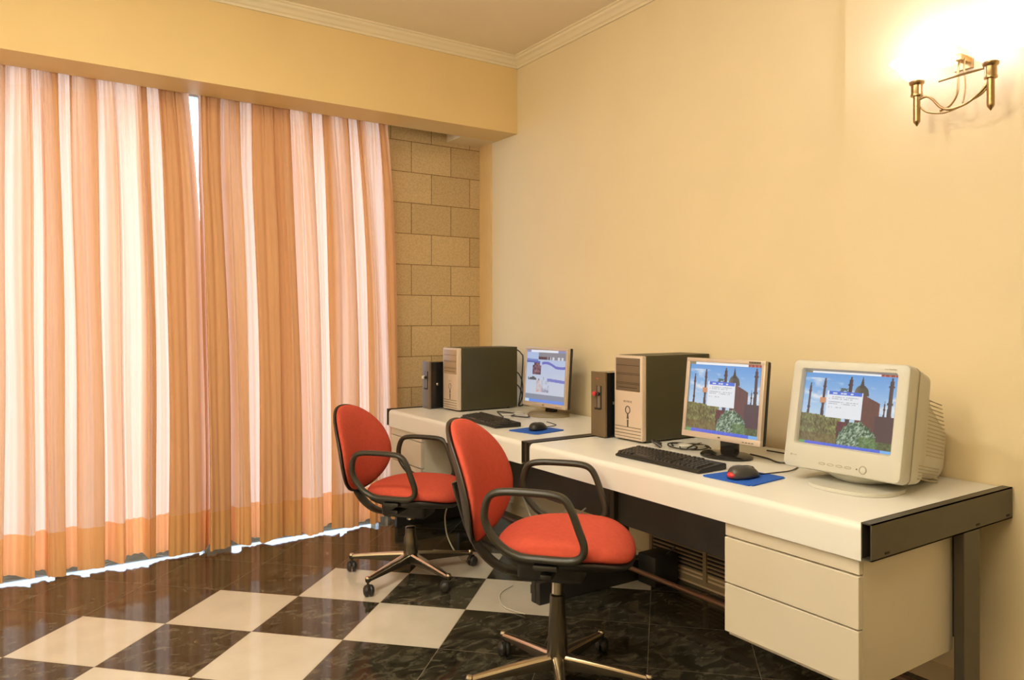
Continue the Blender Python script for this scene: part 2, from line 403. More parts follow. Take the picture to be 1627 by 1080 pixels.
def make_curtain(label, segs_px, el, er, shift_top, yoff, group):
    segs = [(Xc(a), Xc(b), k) for a, b, k in segs_px]
    xl, xr = Xc(el), Xc(er)
    path = curtain_path(segs, xl, xr, YC)
    NZ = 46
    root = thing('curtain', label, 'curtain', ((xl+xr)/2, YC, 0.04), 0, group)
    rx, ry, rz = (xl+xr)/2, YC, 0.04
    z_hem, z_bot, z_top, z_head = 0.228, 0.022, 2.58, 2.43
    rnd = random.Random(len(segs_px)); ph = [rnd.uniform(0, 6.28) for _ in range(8)]
    def pos(i, z):
        x, y = path[i]; s = (x-xl)/(xr-xl)
        t = (z-z_bot)/(z_top-z_bot)
        g = max(0, (t-0.80)/0.20)                    # gathered head
        flat = 1-0.55*g
        y2 = YC+(y-YC)*flat*(1+0.25*(1-t))
        y2 += 0.006*g*math.sin(i*1.15)+0.004*math.sin(3.1*t*2+ph[0]+s*11)*(1-g)
        y2 += 0.0035*math.sin(s*(xr-xl)*2*PI/0.033+3*t+ph[3])+0.004*math.sin(s*(xr-xl)*2*PI/0.075-2*t+ph[4])+yoff(s)
        x2 = x+shift_top(s, t)+0.006*math.sin(2.6*t+ph[1]+s*17)+0.003*math.sin(9*t+s*40)
        zz = z
        if z < z_bot+1e-6: zz = z+0.007*math.sin(s*23+ph[2])+0.005*math.sin(s*61)+0.006*(y-YC)/0.036
        return x2, y2, zz
    def sheet(zs, dy=0.0):
        bm = bmesh.new(); rows = []
        for z in zs:
            row = []
            for i in range(len(path)):
                x, y, zz = pos(i, z); row.append(bm.verts.new((x-rx, y-ry+dy, zz-rz)))
            rows.append(row)
        for a, b in zip(rows, rows[1:]):
            for i in range(len(path)-1): bm.faces.new((a[i], a[i+1], b[i+1], b[i]))
        return bm
    zs = [z_hem+(z_head-z_hem)*k/NZ for k in range(NZ+1)]
    obj('cloth', sheet(zs), M_CURT, root, angle=180)
    zh = [z_bot+(z_hem-z_bot)*k/4 for k in range(5)]
    h = obj('hem', sheet(zh), M_HEM, root, angle=180); h['label'] = 'thicker darker orange hem band'
    zt = [z_head+(z_top-z_head)*k/6 for k in range(7)]
    obj('heading_tape', sheet(zt), M_TAPE, root, angle=180)
    return root
M_CURT = curtain_mat('peach_curtain_cloth', (0.80, 0.49, 0.26), (1.0, 0.69, 0.51), 0.31)
M_HEM = curtain_mat('doubled_hem_cloth', (0.80, 0.48, 0.20), (0.98, 0.38, 0.16), 0.25)
M_TAPE = curtain_mat('curtain_heading', (0.80, 0.52, 0.30), (1.0, 0.69, 0.51), 0.33)
left_segs = [(-640, -600, 'D'), (-600, -550, 'B'), (-550, -500, 'M'), (-500, -450, 'D'), (-450, -400, 'B'), (-400, -360, 'M'), (-360, -320, 'D'), (-320, -280, 'B'), (-280, -250, 'M'), (-250, -215, 'D'), (-215, -170, 'B'), (-170, -140, 'M'),
             (-140, -105, 'D'), (-105, -80, 'B'), (-80, -60, 'M'), (-60, -35, 'D'), (-35, -8, 'B'), (-6, 6, 'D'), (7, 14, 'B'), (15, 46, 'M'), (47, 53, 'D'), (54, 68, 'B'), (68, 74, 'M'), (74, 84, 'B'), (85, 102, 'D'), (103, 121, 'B'),
             (122, 128, 'd'), (129, 142, 'B'), (144, 165, 'D'), (166, 171, 'B'), (172, 194, 'M'), (195, 204, 'M'), (205, 228, 'B'), (229, 239, 'M'), (240, 250, 'd'), (251, 268, 'B'), (270, 281, 'D'), (282, 299, 'D'), (300, 318, 'D')]
right_segs = [(330, 344, 'D'), (345, 364, 'D'), (365, 376, 'M'), (377, 385, 'B'), (386, 396, 'D'), (397, 412, 'B'), (414, 430, 'D'), (431, 446, 'D'), (448, 460, 'd'), (461, 475, 'D'), (476, 487, 'M'), (488, 500, 'B'),
              (501, 511, 'D'), (512, 526, 'B'), (527, 543, 'D'), (544, 555, 'B'), (556, 567, 'D'), (568, 584, 'B'), (585, 594, 'D'), (594, 598, 'B'), (599, 609, 'M'), (610, 619, 'B'), (619, 629, 'D')]
make_curtain('peach floor-length curtain left of the central gap, cut off by the photo edge', left_segs, -660, 329, lambda s, t: -0.090*max(0, (s-0.6)/0.4)*t**2.5, lambda s: 0.030*max(0, (s-0.85)/0.15), 'peach curtains')
make_curtain('peach floor-length curtain right of the central gap, ending beside the block wall', right_segs, 325, 634, lambda s, t: -0.046*min(1, t/0.8)**2*(1-s)-0.085*s*t**3, lambda s: -0.030*max(0, (0.12-s)/0.12), 'peach curtains')
# curtain rail in the pocket
tag(obj('curtain_rail', B(-2.2, 2.46, 4.350, 4.380, 2.585, 2.615, 0.004), M_FRM), 'white ceiling rail the curtains hang from, in the pocket behind the beam', 'curtain rail')

# ------------------------------------------------------------------ desks
def make_desk(y0, y1, label, pz=0.30):
    """y0 near end (towards camera), y1 far end; frames included"""
    XF, XB, ZT = 1.892, 2.698, 0.735
    root = thing('desk', label, 'desk', (2.3, (y0+y1)/2, 0), 0, 'white office desks along the right wall')
    ox, oy = 2.3, (y0+y1)/2
    fr = 0.030
    # worktop: waterfall section with rounded front edge and a deep apron
    pr = []; R = 0.022
    zt = ZT-0.004
    pr.append((XB, zt)); 
    for k in range(7):
        a = PI/2+k*PI/12
        pr.append((XF+R+R*math.cos(a), zt-R+R*math.sin(a)))
    pr += [(XF, 0.630), (XF+0.02, 0.630), (XF+0.02, zt-0.03), (XB, zt-0.03)]
    bm = bmesh.new(); prism(bm, [(x-ox, z) for x, z in pr], (y1-fr)-(y0+fr), axis='y', off=y0+fr-oy)
    obj('worktop', bm, M_LAM, root, angle=50)
    # steel end frames
    for ya, s in ((y0, 1), (y1, -1)):
        yb = ya+s*fr; lo, hi = min(ya, yb), max(ya, yb)
        bm = bmesh.new(); t = 0.0035
        out = lo if s == 1 else hi-t
        inn = hi-t if s == 1 else lo
        box(bm, XF, XB+.004, out-oy, out+t-oy, 0.635, ZT)          # outer plate
        box(bm, XF, XB+.004, inn-oy, inn+t-oy, 0.635, ZT)
        box(bm, XF, XB+.004, lo-oy, hi-oy, ZT-t, ZT); box(bm, XF, XB+.004, lo-oy, hi-oy, 0.635, 0.635+t)
        bmesh.ops.translate(bm, vec=(-ox, 0, 0), verts=bm.verts)
        fo = obj('end_rail', bm, M_DMET, root, smooth=False)
        # small slots in outer plate
        yy = (lo-0.0006 if s == 1 else hi+0.0006)
        for x in (1.955, 2.46, 2.66): 
            obj('slot', B(x-ox, x+.022-ox, yy-.0006-oy, yy+.0006-oy, 0.645, 0.651), M_VENTD, fo, smooth=False)
        bm = B(2.385-ox, 2.485-ox, lo-oy, hi-oy, 0.10, 0.635, 0.002, 1); obj('leg', bm, M_DMET, root, smooth=False)
        bm = B(1.945-ox, 2.62-ox, lo-oy, hi-oy, 0.0, 0.10, 0.003, 1); obj('foot', bm, M_BLK, root, smooth=False)
    # modesty panel, foot bar
    obj('modesty_panel', B(2.412-ox, 2.43-ox, y0+fr-oy, y1-fr-oy, pz, 0.700), M_PANEL, root, smooth=False)
    bm = bmesh.new(); tube(bm, [(2.42-ox, y0+fr-oy, 0.105), (2.42-ox, y1-fr-oy, 0.105)], 0.011, seg=12, smooth=0)
    obj('foot_bar', bm, M_COP, root)
    # shallow rail under the top
    obj('under_rail', B(2.0-ox, 2.40-ox, (y0+y1)/2-.02-oy, (y0+y1)/2+.02-oy, 0.66, 0.70), M_DMET, root, smooth=False)
    return root
def make_drawers(y0, y1, label):
    XF, XB = 1.900, 2.405
    root = thing('drawer_unit', label, 'drawer unit', ((XF+XB)/2, (y0+y1)/2, 0.262), 0, 'white drawer units hung under the desks')
    ox, oy, oz = (XF+XB)/2, (y0+y1)/2, 0.262
    bm = B(XF+.022-ox, XB-ox, y0-oy, y1-oy, 0, 0.63-oz, 0.0015, 1)
    obj('carcass', bm, M_LAMC, root, smooth=False)
    bm = B(XF+.004-ox, XF+.022-ox, y0-oy, y1-oy, 0.586-oz, 0.6295-oz, 0.0015, 1)
    obj('top_rail', bm, M_LAMC, root, smooth=False)
    for za, zb in ((0.437, 0.5815), (0.279, 0.4325)):
        bm = B(XF+.001-ox, XF+.021-ox, y0-oy, y1-oy, za-oz, zb-oz, 0.002, 2)
        obj('drawer', bm, M_LAMC, root, smooth=False)
    return root
make_desk(1.123, 2.742, 'nearer long white desk with a bronze-grey metal end frame, under the beige bulky monitor')
make_desk(2.746, 4.245, 'farther long white desk ending beside the peach curtain')
make_drawers(1.165, 1.625, 'large cream unit of plain drawers under the near end of the nearer desk')
make_drawers(3.80, 4.205, 'small distant drawer unit under the desk end beside the curtain')

# ------------------------------------------------------------------ chairs
def pad(bm, outline, thick_top, thick_bot, N=64, K=10, pw=4.0, curve=None, flat=0.0, mi=0):
    """cushion over outline(theta)->(a, b); height along +c; returns verts as (a,b,c)"""
    n0 = len(bm.faces); cv = curve or (lambda a, b: 0.0)
    top = []; 
    def ring(r, c):
        out = []
        for i in range(N):
            a, b = outline(2*PI*i/N); a *= r; b *= r
            out.append(bm.verts.new((a, b, c+cv(a, b))))
        return out
    rs = [math.sin(PI/2*k/K) for k in range(1, K+1)]
    rings = []
    for r in rs: rings.append(ring(r, thick_top*(1-r**pw)**(1/2.2) if r < 1 else 0.0))
    bot = [ring(r, -thick_bot*(1-r**pw)**(1/2.2) if r < 1 else 0.0) for r in rs[:-1][::-1]]
    allr = rings+bot
    c0 = bm.verts.new((0, 0, thick_top+cv(0, 0))); c1 = bm.verts.new((0, 0, -thick_bot+cv(0, 0)))
    for i in range(N): bm.faces.new((c0, allr[0][i], allr[0][(i+1) % N])); bm.faces.new((c1, allr[-1][(i+1) % N], allr[-1][i]))
    for a, b in zip(allr, allr[1:]):
        for i in range(N): bm.faces.new((a[i], a[(i+1) % N], b[(i+1) % N], b[i]))
    setmi(bm, n0, mi); return bm
def sup(c, p): return math.copysign(abs(c)**p, c)
def make_chair(loc, face, seat_z, base_rot, label):
    root = thing('office_chair', label, 'chair', (loc[0], loc[1], 0), face, 'red swivel office chairs')
    S = seat_z      # underside of cushion
    # seat cushion: x forward, y lateral
    def so(t, k=1.0):
        a = 0.235*sup(math.cos(t), 0.82); b = 0.232*sup(math.sin(t), 0.80)
        b *= 1+0.05*(a/0.235)
        return a*k, b*k
    bm = bmesh.new()
    pad(bm, so, 0.050, 0.026, curve=lambda a, b: -0.030*max(0, (a-0.10)/0.135)**2 + 0.010*(b/0.23)**2)
    bmesh.ops.translate(bm, vec=(0.035, 0, S+0.028), verts=bm.verts)
    obj('seat_cushion', bm, M_RED, root, angle=180)
    bm = bmesh.new()
    pad(bm, lambda t: so(t, 1.0), 0.004, 0.056, pw=2.4, curve=lambda a, b: -0.030*max(0, (a-0.10)/0.135)**2 + 0.010*(b/0.23)**2)
    bmesh.ops.translate(bm, vec=(0.035, 0, S+0.012), verts=bm.verts)
    obj('seat_shell', bm, M_BLK, root, angle=180)
    # mechanism
    bm = B(-0.13, 0.11, -0.075, 0.075, S-0.105, S-0.02, 0.022, 3)
    box(bm, -0.02, 0.02, -0.19, 0.19, S-0.055, S-0.035, 0.006)
    mech = obj('tilt_mechanism', bm, M_BLK, root)
    bm = bmesh.new(); tube(bm, [(0.02, 0.05, S-0.06), (0.03, 0.16, S-0.065), (0.05, 0.22, S-0.075)], 0.006, seg=8); obj('lever', bm, M_BLK, mech)
    # backrest, built in a local frame: a lateral, b up, c forward
    tilt = math.radians(17)
    def bo(t, k=1.0):
        c, s = math.cos(t), math.sin(t)
        b = 0.215*sup(s, 0.84); a = 0.240*sup(c, 0.84)
        a *= 1-0.20*(b/0.215)-0.06*(b/0.215)**2
        return a*k, b*k
    bcurve = lambda a, b: 0.045*(a/0.21)**2 + 0.020*math.cos(b/0.215*1.6-0.5)
    Mx = Matrix(((0, 0, 1, 0), (1, 0, 0, 0), (0, 1, 0, 0), (0, 0, 0, 1)))
    T = Matrix.Translation((-0.322, 0, S+0.226)) @ Matrix.Rotation(-tilt, 4, 'Y') @ Mx
    bm = bmesh.new(); pad(bm, bo, 0.036, 0.012, curve=bcurve, pw=3.2)
    bmesh.ops.transform(bm, matrix=T, verts=bm.verts); obj('backrest_cushion', bm, M_RED, root, angle=180)
    bm = bmesh.new(); pad(bm, lambda t: bo(t, 1.035), 0.006, 0.022, curve=lambda a, b: bcurve(a, b)-0.012, pw=5)
    bmesh.ops.transform(bm, matrix=T, verts=bm.verts); obj('back_shell', bm, M_ARM, root, angle=180)
    # J shaped bar from mechanism to back
    bm = bmesh.new()
    tube(bm, [(-0.02, 0, S-0.085), (-0.11, 0, S-0.098), (-0.20, 0, S-0.088), (-0.270, 0, S-0.040), (-0.318, 0, S+0.035), (-0.348, 0, S+0.12), (-0.375, 0, S+0.21)], 0.011, ry=0.036, seg=14, up=(1, 0, 0.3))
    obj('back_bar', bm, M_ARM, root)
    # arm loops
    for s in (-1, 1):
        yy = s*0.252
        zt = S+0.245
        lp = [(-0.187, zt-0.100), (-0.184, zt-0.050), (-0.166, zt-0.014), (-0.125, zt-0.001), (-0.04, zt+0.001), (0.035, zt-0.002), (0.073, zt-0.014), (0.096, zt-0.046),
              (0.118, zt-0.105), (0.136, zt-0.160), (0.128, zt-0.194), (0.092, zt-0.210), (0.0, zt-0.212), (-0.070, zt-0.209), (-0.125, zt-0.186), (-0.165, zt-0.145)]
        bm = bmesh.new()
        tube(bm, [(a, yy+s*0.012*((z-zt)/0.2+0.5), z) for a, z in lp], 0.0125, ry=0.017, seg=12, closed=True, smooth=6, up=None)
        arm = obj('armrest', bm, M_ARM, root, angle=180)
        obj('arm_bracket', B(-0.03, 0.05, min(s*0.10, s*0.25), max(s*0.10, s*0.25), S-0.004, S+0.014, 0.005), M_BLK, arm)
    # column
    bm = bmesh.new(); lathe(bm, [(0.019, 0.28), (0.019, S-0.06)], 20)
    obj('gas_rod', bm, M_CHR, root)
    bm = bmesh.new(); lathe(bm, [(0.034, 0.060), (0.037, 0.105), (0.033, 0.19), (0.027, S-0.20), (0.026, S-0.165), (0.0195, S-0.16)], 24)
    obj('column_sleeve', bm, mat('dark_chrome', (0.16, 0.14, 0.105), 0.22, metal=0.9), root)
    # star base
    for k in range(5):
        a = base_rot+k*2*PI/5-face
        R = Matrix.Rotation(a, 4, 'Z')
        bm = bmesh.new(); n = 8; rings = []
        for i in range(n+1):
            t = i/n; x = 0.02+0.30*t; zt_ = 0.118-0.030*t-0.006*t*t; w = 0.021-0.0095*t; h = 0.050-0.032*t
            sec = [(-w, zt_-h), (-w, zt_-0.010), (-w*0.72, zt_-0.002), (0, zt_+0.001), (w*0.72, zt_-0.002), (w, zt_-0.010), (w, zt_-h)]
            rings.append([bm.verts.new(R @ Vector((x, y, z))) for y, z in sec])
        for p, q in zip(rings, rings[1:]):
            for i in range(len(p)):
                bm.faces.new((p[i], p[(i+1) % len(p)], q[(i+1) % len(p)], q[i]))
        bm.faces.new(rings[0]); bm.faces.new(rings[-1][::-1])
        lathe(bm, [(0.011, 0.060), (0.0135, 0.066), (0.0135, 0.078), (0.010, 0.086), (0.003, 0.088)], 14, R @ Matrix.Translation((0.318, 0, 0)))
        bmesh.ops.recalc_face_normals(bm, faces=bm.faces[:])
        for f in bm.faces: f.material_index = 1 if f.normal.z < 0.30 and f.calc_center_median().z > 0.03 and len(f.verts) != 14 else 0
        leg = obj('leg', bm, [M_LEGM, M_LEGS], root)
        # twin wheel castor
        bm = bmesh.new(); ca = random.uniform(0, 2*PI)
        CM = R @ Matrix.Translation((0.318, 0, 0)) @ Matrix.Rotation(ca, 4, 'Z')
        for s in (-1, 1):
            WM = CM @ Matrix.Translation((0.016, s*0.013, 0.0265)) @ Matrix.Rotation(PI/2, 4, 'X')
            lathe(bm, [(0.006, -s*0.013), (0.015, -s*0.011), (0.022, -s*0.007), (0.0262, -s*0.001), (0.0265, s*0.004), (0.0250, s*0.009)], 20, WM)
        lathe(bm, [(0.006, 0.03), (0.006, 0.066)], 10, CM)
        box(bm, -0.004, 0.03, -0.005, 0.005, 0.028, 0.056, 0.003, mtx=CM)
        obj('castor', bm, M_BLK, leg)
    return root
make_chair((1.644, 3.40), math.radians(-50.6), 0.405, math.radians(134), 'red fabric swivel chair with black looped arms, the farther one near the curtain')
make_chair((1.572, 2.084), math.radians(-48.6), 0.485, math.radians(165.3), 'red fabric swivel chair with black looped arms, the nearer taller one in front')

# ------------------------------------------------------------------ pictures on the screens
def h2(i, j):
    v = math.sin(i*127.1+j*311.7)*43758.5453; return v-math.floor(v)
def vn(x, y):
    i, j = math.floor(x), math.floor(y); fx, fy = x-i, y-j
    fx = fx*fx*(3-2*fx); fy = fy*fy*(3-2*fy)
    return (h2(i, j)*(1-fx)+h2(i+1, j)*fx)*(1-fy)+(h2(i, j+1)*(1-fx)+h2(i+1, j+1)*fx)*fy
def fbm(x, y): return 0.5*vn(x, y)+0.3*vn(x*2.1, y*2.1)+0.2*vn(x*4.3, y*4.3)
def mixc(a, b, t): t = max(0, min(1, t)); return tuple(a[k]*(1-t)+b[k]*t for k in range(3))
def pic_domes(u, v):
    if v > 0.965:
        if u < 0.085: return (150, 140, 105)
        if u > 0.82: return (170, 75, 70) if (int(u*60) % 3) else (200, 130, 100)
        return (250, 252, 255)
    if v < 0.042:
        if u < 0.08: return (120, 165, 110)
        if u > 0.88: return (125, 185, 245)
        return (75+30*vn(u*40, 1), 110, 225)
    c = mixc((196, 220, 242), (100, 160, 228), (v-0.4)/0.6)
    cl = fbm(u*5+3, v*11); c = mixc(c, (235, 240, 246), (cl-0.5)*3.2 if 0.45 < v < 0.9 else 0)
    dk = (78, 62, 70)
    for uc, vt, w, vb in ((0.085, 0.83, 0.012, 0.30), (0.245, 0.90, 0.015, 0.28), (0.525, 0.94, 0.020, 0.3), (0.885, 0.66, 0.008, 0.4), (0.935, 0.955, 0.020, 0.3)):
        if v < vt:
            ww = w*(1+0.9*max(0, (0.60-v)))*(0.5 if v > vt-0.04 else 1)
            if abs((vt-v) % 0.22-0.11) < 0.012: ww *= 1.35
            if abs(u-uc) < ww: c = mixc(dk, (120, 100, 105), (u-uc)/ww*0.5)
    if abs(u-0.24) < 0.035 and 0.57 < v < 0.64: c = (215, 150, 105)
    dx = (u-0.645)/0.075; dy = (v-0.72)/0.12
    if v > 0.70 and dx*dx+dy*dy < 1: c = mixc((84, 78, 72), (120, 116, 104), -dx)
    if v > 0.80 and abs(u-0.645) < 0.022*(0.96-v)/0.14: c = (70, 66, 62)
    if u > 0.60 and v < 0.72-0.55*max(0, u-0.66) and u < 0.84: c = (96+20*vn(u*60, v*30), 70, 68)
    if u > 0.80 and v < 0.46: c = (86, 64, 70)
    if abs(u-0.46) < 0.05 and 0.70 < v < 0.78 and vn(u*60, v*60) > 0.45: c = (90, 110, 110)
    hb = 0.40-0.10*u+0.05*fbm(u*14, 2.2)
    if u < 0.46 and v < hb:
        t = 0.6*fbm(u*90+v*20, v*34)+0.4*fbm(u*16, v*16); c = mixc((84, 68, 46), (152, 158, 96), (t-0.30)*2.6)
        if v < 0.16: c = mixc(c, (120, 92, 62), 0.5)
    if u >= 0.42 and v < 0.40 and (u < 0.60 or v < 0.30):
        if (u-0.44)*1.0 < 0.08 and v < 0.34: c = (70+60*vn(u*50, v*50), 56, 62)
    ex = (u-0.64)/0.20; ey = (v-0.08)/0.28
    if ex*ex+ey*ey < 1+0.3*(vn(u*30, v*30)-0.5):
        t = fbm(u*60-v*46, v*24+u*40); c = mixc((56, 80, 60), (186, 206, 180), (t-0.30)*2.2)
        if u > 0.66 and v < 0.18: c = mixc(c, (96, 128, 66), 0.6)
    elif v < 0.14 and u > 0.42:
        t = fbm(u*40, v*40); c = mixc((60, 62, 44), (120, 140, 90), t)
    if 0.285 < u < 0.665 and 0.385 < v < 0.735:
        c = (240, 243, 248)
        if v > 0.69 and 0.300 < u < 0.655: c = (85, 120, 225) if not (0.34 < u < 0.60 and 0.702 < v < 0.718 and vn(u*70, 3) > 0.5) else (230, 235, 250)
        for k, (vv, ue) in enumerate(((0.655, 0.63), (0.635, 0.56), (0.59, 0.62), (0.57, 0.60), (0.52, 0.45))):
            if abs(v-vv) < 0.006 and 0.305 < u < ue and vn(u*110, k*7) > 0.4: c = (185, 190, 200)
    if u < 0.012 or u > 0.988: c = mixc(c, (60, 90, 90), 0.5)
    return c
def pic_page(u, v):
    if v > 0.955: return (235, 240, 250) if 0.1 < u < 0.8 else (150, 150, 190)
    if v < 0.055: return (110, 150, 235) if u > 0.1 else (200, 225, 245)
    if v < 0.15: return (140, 148, 165)
    if u > 0.30 and v > 0.82:
        if abs(v-0.845) < 0.03 and vn(u*22, 1) > 0.45: return (90, 60, 75) if u < 0.6 else (220, 222, 230)
        return (140, 140, 150)
    c = mixc((205, 212, 228), (176, 196, 236), (v-0.3)*1.4)
    w1 = 0.66+0.10*math.sin(u*5.5-1.2)+0.16*max(0, u-0.75)*3
    if abs(v-w1) < 0.025 and u > 0.4: c = (110, 115, 200)
    if abs(v-0.80+0.03*u) < 0.03 and u < 0.3: c = (120, 140, 205)
    if abs(v-(0.47-0.05*u)) < 0.028 and u > 0.55: c = (125, 132, 205)
    if abs(v-0.77) < 0.02 and u < 0.35: c = (96, 110, 185)
    dx = (u-0.27)/0.11; dy = (v-0.64)/0.115
    if abs(dx) < 1 and abs(dy) < 1 and not (dy > 0.55 and abs(dx) > 0.7): c = mixc((88, 62, 84), (205, 150, 150), fbm(u*22, v*22)*1.4-0.5)
    if 0.05 < u < 0.46 and 0.42 < v < 0.50 and vn(u*24, v*18) > 0.56: c = (92, 96, 100)
    if 0.28 < u < 0.60 and 0.20 < v < 0.42:
        t = fbm(u*9, v*9); c = mixc(c, (214, 150, 130) if u < 0.42 else (120, 120, 150), (t-0.35)*2.0)
    return c
def screen_mesh(name, fn, w, h, bulge, m, parent, nx=210, ny=168):
    """screen in local YZ plane (y from +w/2 on the left of the viewer), facing -X"""
    me = bpy.data.meshes.new(name); vs = []; cols = []
    for j in range(ny+1):
        for i in range(nx+1):
            u, v = i/nx, j/ny
            vs.append((bulge*(((u-.5)*2)**2+((v-.5)*2)**2)/2, w*(0.5-u), h*(v-0.5)))
            r, g, b = fn(u, v); cols += [*srgb(r, g, b), 1.0]
    fs = [(j*(nx+1)+i, (j+1)*(nx+1)+i, (j+1)*(nx+1)+i+1, j*(nx+1)+i+1) for j in range(ny) for i in range(nx)]
    me.from_pydata(vs, [], fs); me.materials.append(m)
    at = me.color_attributes.new('picture', 'FLOAT_COLOR', 'POINT'); at.data.foreach_set('color', cols)
    me.polygons.foreach_set('use_smooth', [True]*len(me.polygons))
    o = bpy.data.objects.new(name, me); C.objects.link(o); o.parent = parent; return o
M_SCR = attr_emit_mat('lit_screen', 0.88)

def frame_bm(bm, w, h, x0, x1, l, r, t, b, rad=0.01, mi=0, bev=0.003):
    """rectangular bezel ring facing -X, outer w x h centred, opening inset by l/r/t/b"""
    box(bm, x0, x1, -w/2, w/2, h/2-t, h/2, bev, mi=mi); box(bm, x0, x1, -w/2, w/2, -h/2, -h/2+b, bev, mi=mi)
    box(bm, x0, x1, w/2-l, w/2, -h/2+b-bev, h/2-t+bev, bev, mi=mi); box(bm, x0, x1, -w/2, -w/2+r, -h/2+b-bev, h/2-t+bev, bev, mi=mi)
    return bm
def text(name, s, size, loc, parent, m, rot=None):
    cu = bpy.data.curves.new(name, 'FONT'); cu.body = s; cu.size = size; cu.extrude = 0.0002; cu.align_x = 'CENTER'
    tmp = bpy.data.objects.new('t', cu); C.objects.link(tmp)
    dg = bpy.context.evaluated_depsgraph_get(); me = bpy.data.meshes.new_from_object(tmp.evaluated_get(dg))
    bpy.data.objects.remove(tmp); me.materials.append(m)
    o = bpy.data.objects.new(name, me); C.objects.link(o); o.parent = parent; o.location = loc
    o.rotation_euler = rot or (PI/2, 0, -PI/2); return o

def make_lcd(X, Y, rot, lean, zc, w, h, fn, label, base_m, base_off=(0.03, 0.0), base_r=(0.085, 0.115), marks=True):
    ZD = 0.732
    root = thing('flat_monitor', label, 'monitor', (X, Y, ZD), rot, 'silver flat monitors')
    L = Matrix.Rotation(lean, 4, 'Y')
    zc -= ZD
    def place(o): o.location = (0, 0, zc); o.rotation_euler = (0, lean, 0); return o
    bm = frame_bm(bmesh.new(), w, h, 0.0, 0.02, 0.017, 0.017, 0.017, 0.024)
    bez = place(obj('bezel', bm, M_SIL, root))
    bm = B(0.0205, 0.042, -w/2+.001, w/2-.001, -h/2+.001, h/2-.001, 0.006, 3)
    box(bm, 0.042, 0.062, -w*0.33, w*0.33, -h*0.33, h*0.33, 0.008, 3)
    place(obj('back_housing', bm, M_BLK, root))
    sc = screen_mesh('screen', fn, w-.034, h-.041, 0.0, M_SCR, root); sc.location = L @ Vector((0.006, 0, 0.0035))+Vector((0, 0, zc)); sc.rotation_euler = (0, lean, 0)
    for k in range(4): obj('button', B(-0.0008, 0.001, -w/2+.03+.014*k, -w/2+.038+.014*k, -h/2+.007, -h/2+.010), M_TXT, bez, smooth=False)
    obj('badge', B(-0.0008, 0.001, -0.006, 0.006, -h/2+.010, -h/2+.015), M_TXT, bez, smooth=False)
    if marks:
        bb = bmesh.new()
        for k in range(6): box(bb, -0.0008, 0.001, -w/2+.020+.009*k, -w/2+.0275+.009*k, h/2-.013, h/2-.0045, 0)
        obj('sticker', bb, M_TXT, bez, smooth=False)
    # stand
    bx, by = base_off
    bm = B(0.045, 0.080, -0.036, 0.036, -0.02, zc-0.02, 0.006, 3)
    bmesh.ops.translate(bm, vec=(-0.01, 0, 0.03), verts=bm.verts)
    obj('stand_neck', bm, M_BLKG, root)
    bm = bmesh.new()
    lathe(bm, [(1.0, 0.0), (1.0, 0.006), (0.93, 0.013), (0.5, 0.019), (0.25, 0.021)], 48, Matrix.Translation((bx+0.03, by, 0)) @ Matrix.Diagonal((base_r[0], base_r[1], 1, 1)))
    o = obj('stand_base', bm, base_m, root)
    return root
lcd2 = make_lcd(2.335, 2.012, math.radians(3.0), math.radians(6.5), 0.962, 0.380, 0.325, pic_domes, 'silver flat monitor showing a domed building, in front of a black tower', M_BLKG, base_off=(0.0, 0.0), base_r=(0.085, 0.112))
lcd1 = make_lcd(2.512, 3.452, math.radians(4.5), math.radians(4), 0.952, 0.376, 0.342, pic_page, 'silver flat monitor showing a pale blue page, on the farther desk', mat('beige_stand_plastic', (0.27, 0.22, 0.13), 0.35), base_off=(0, 0), base_r=(0.115, 0.130), marks=False)

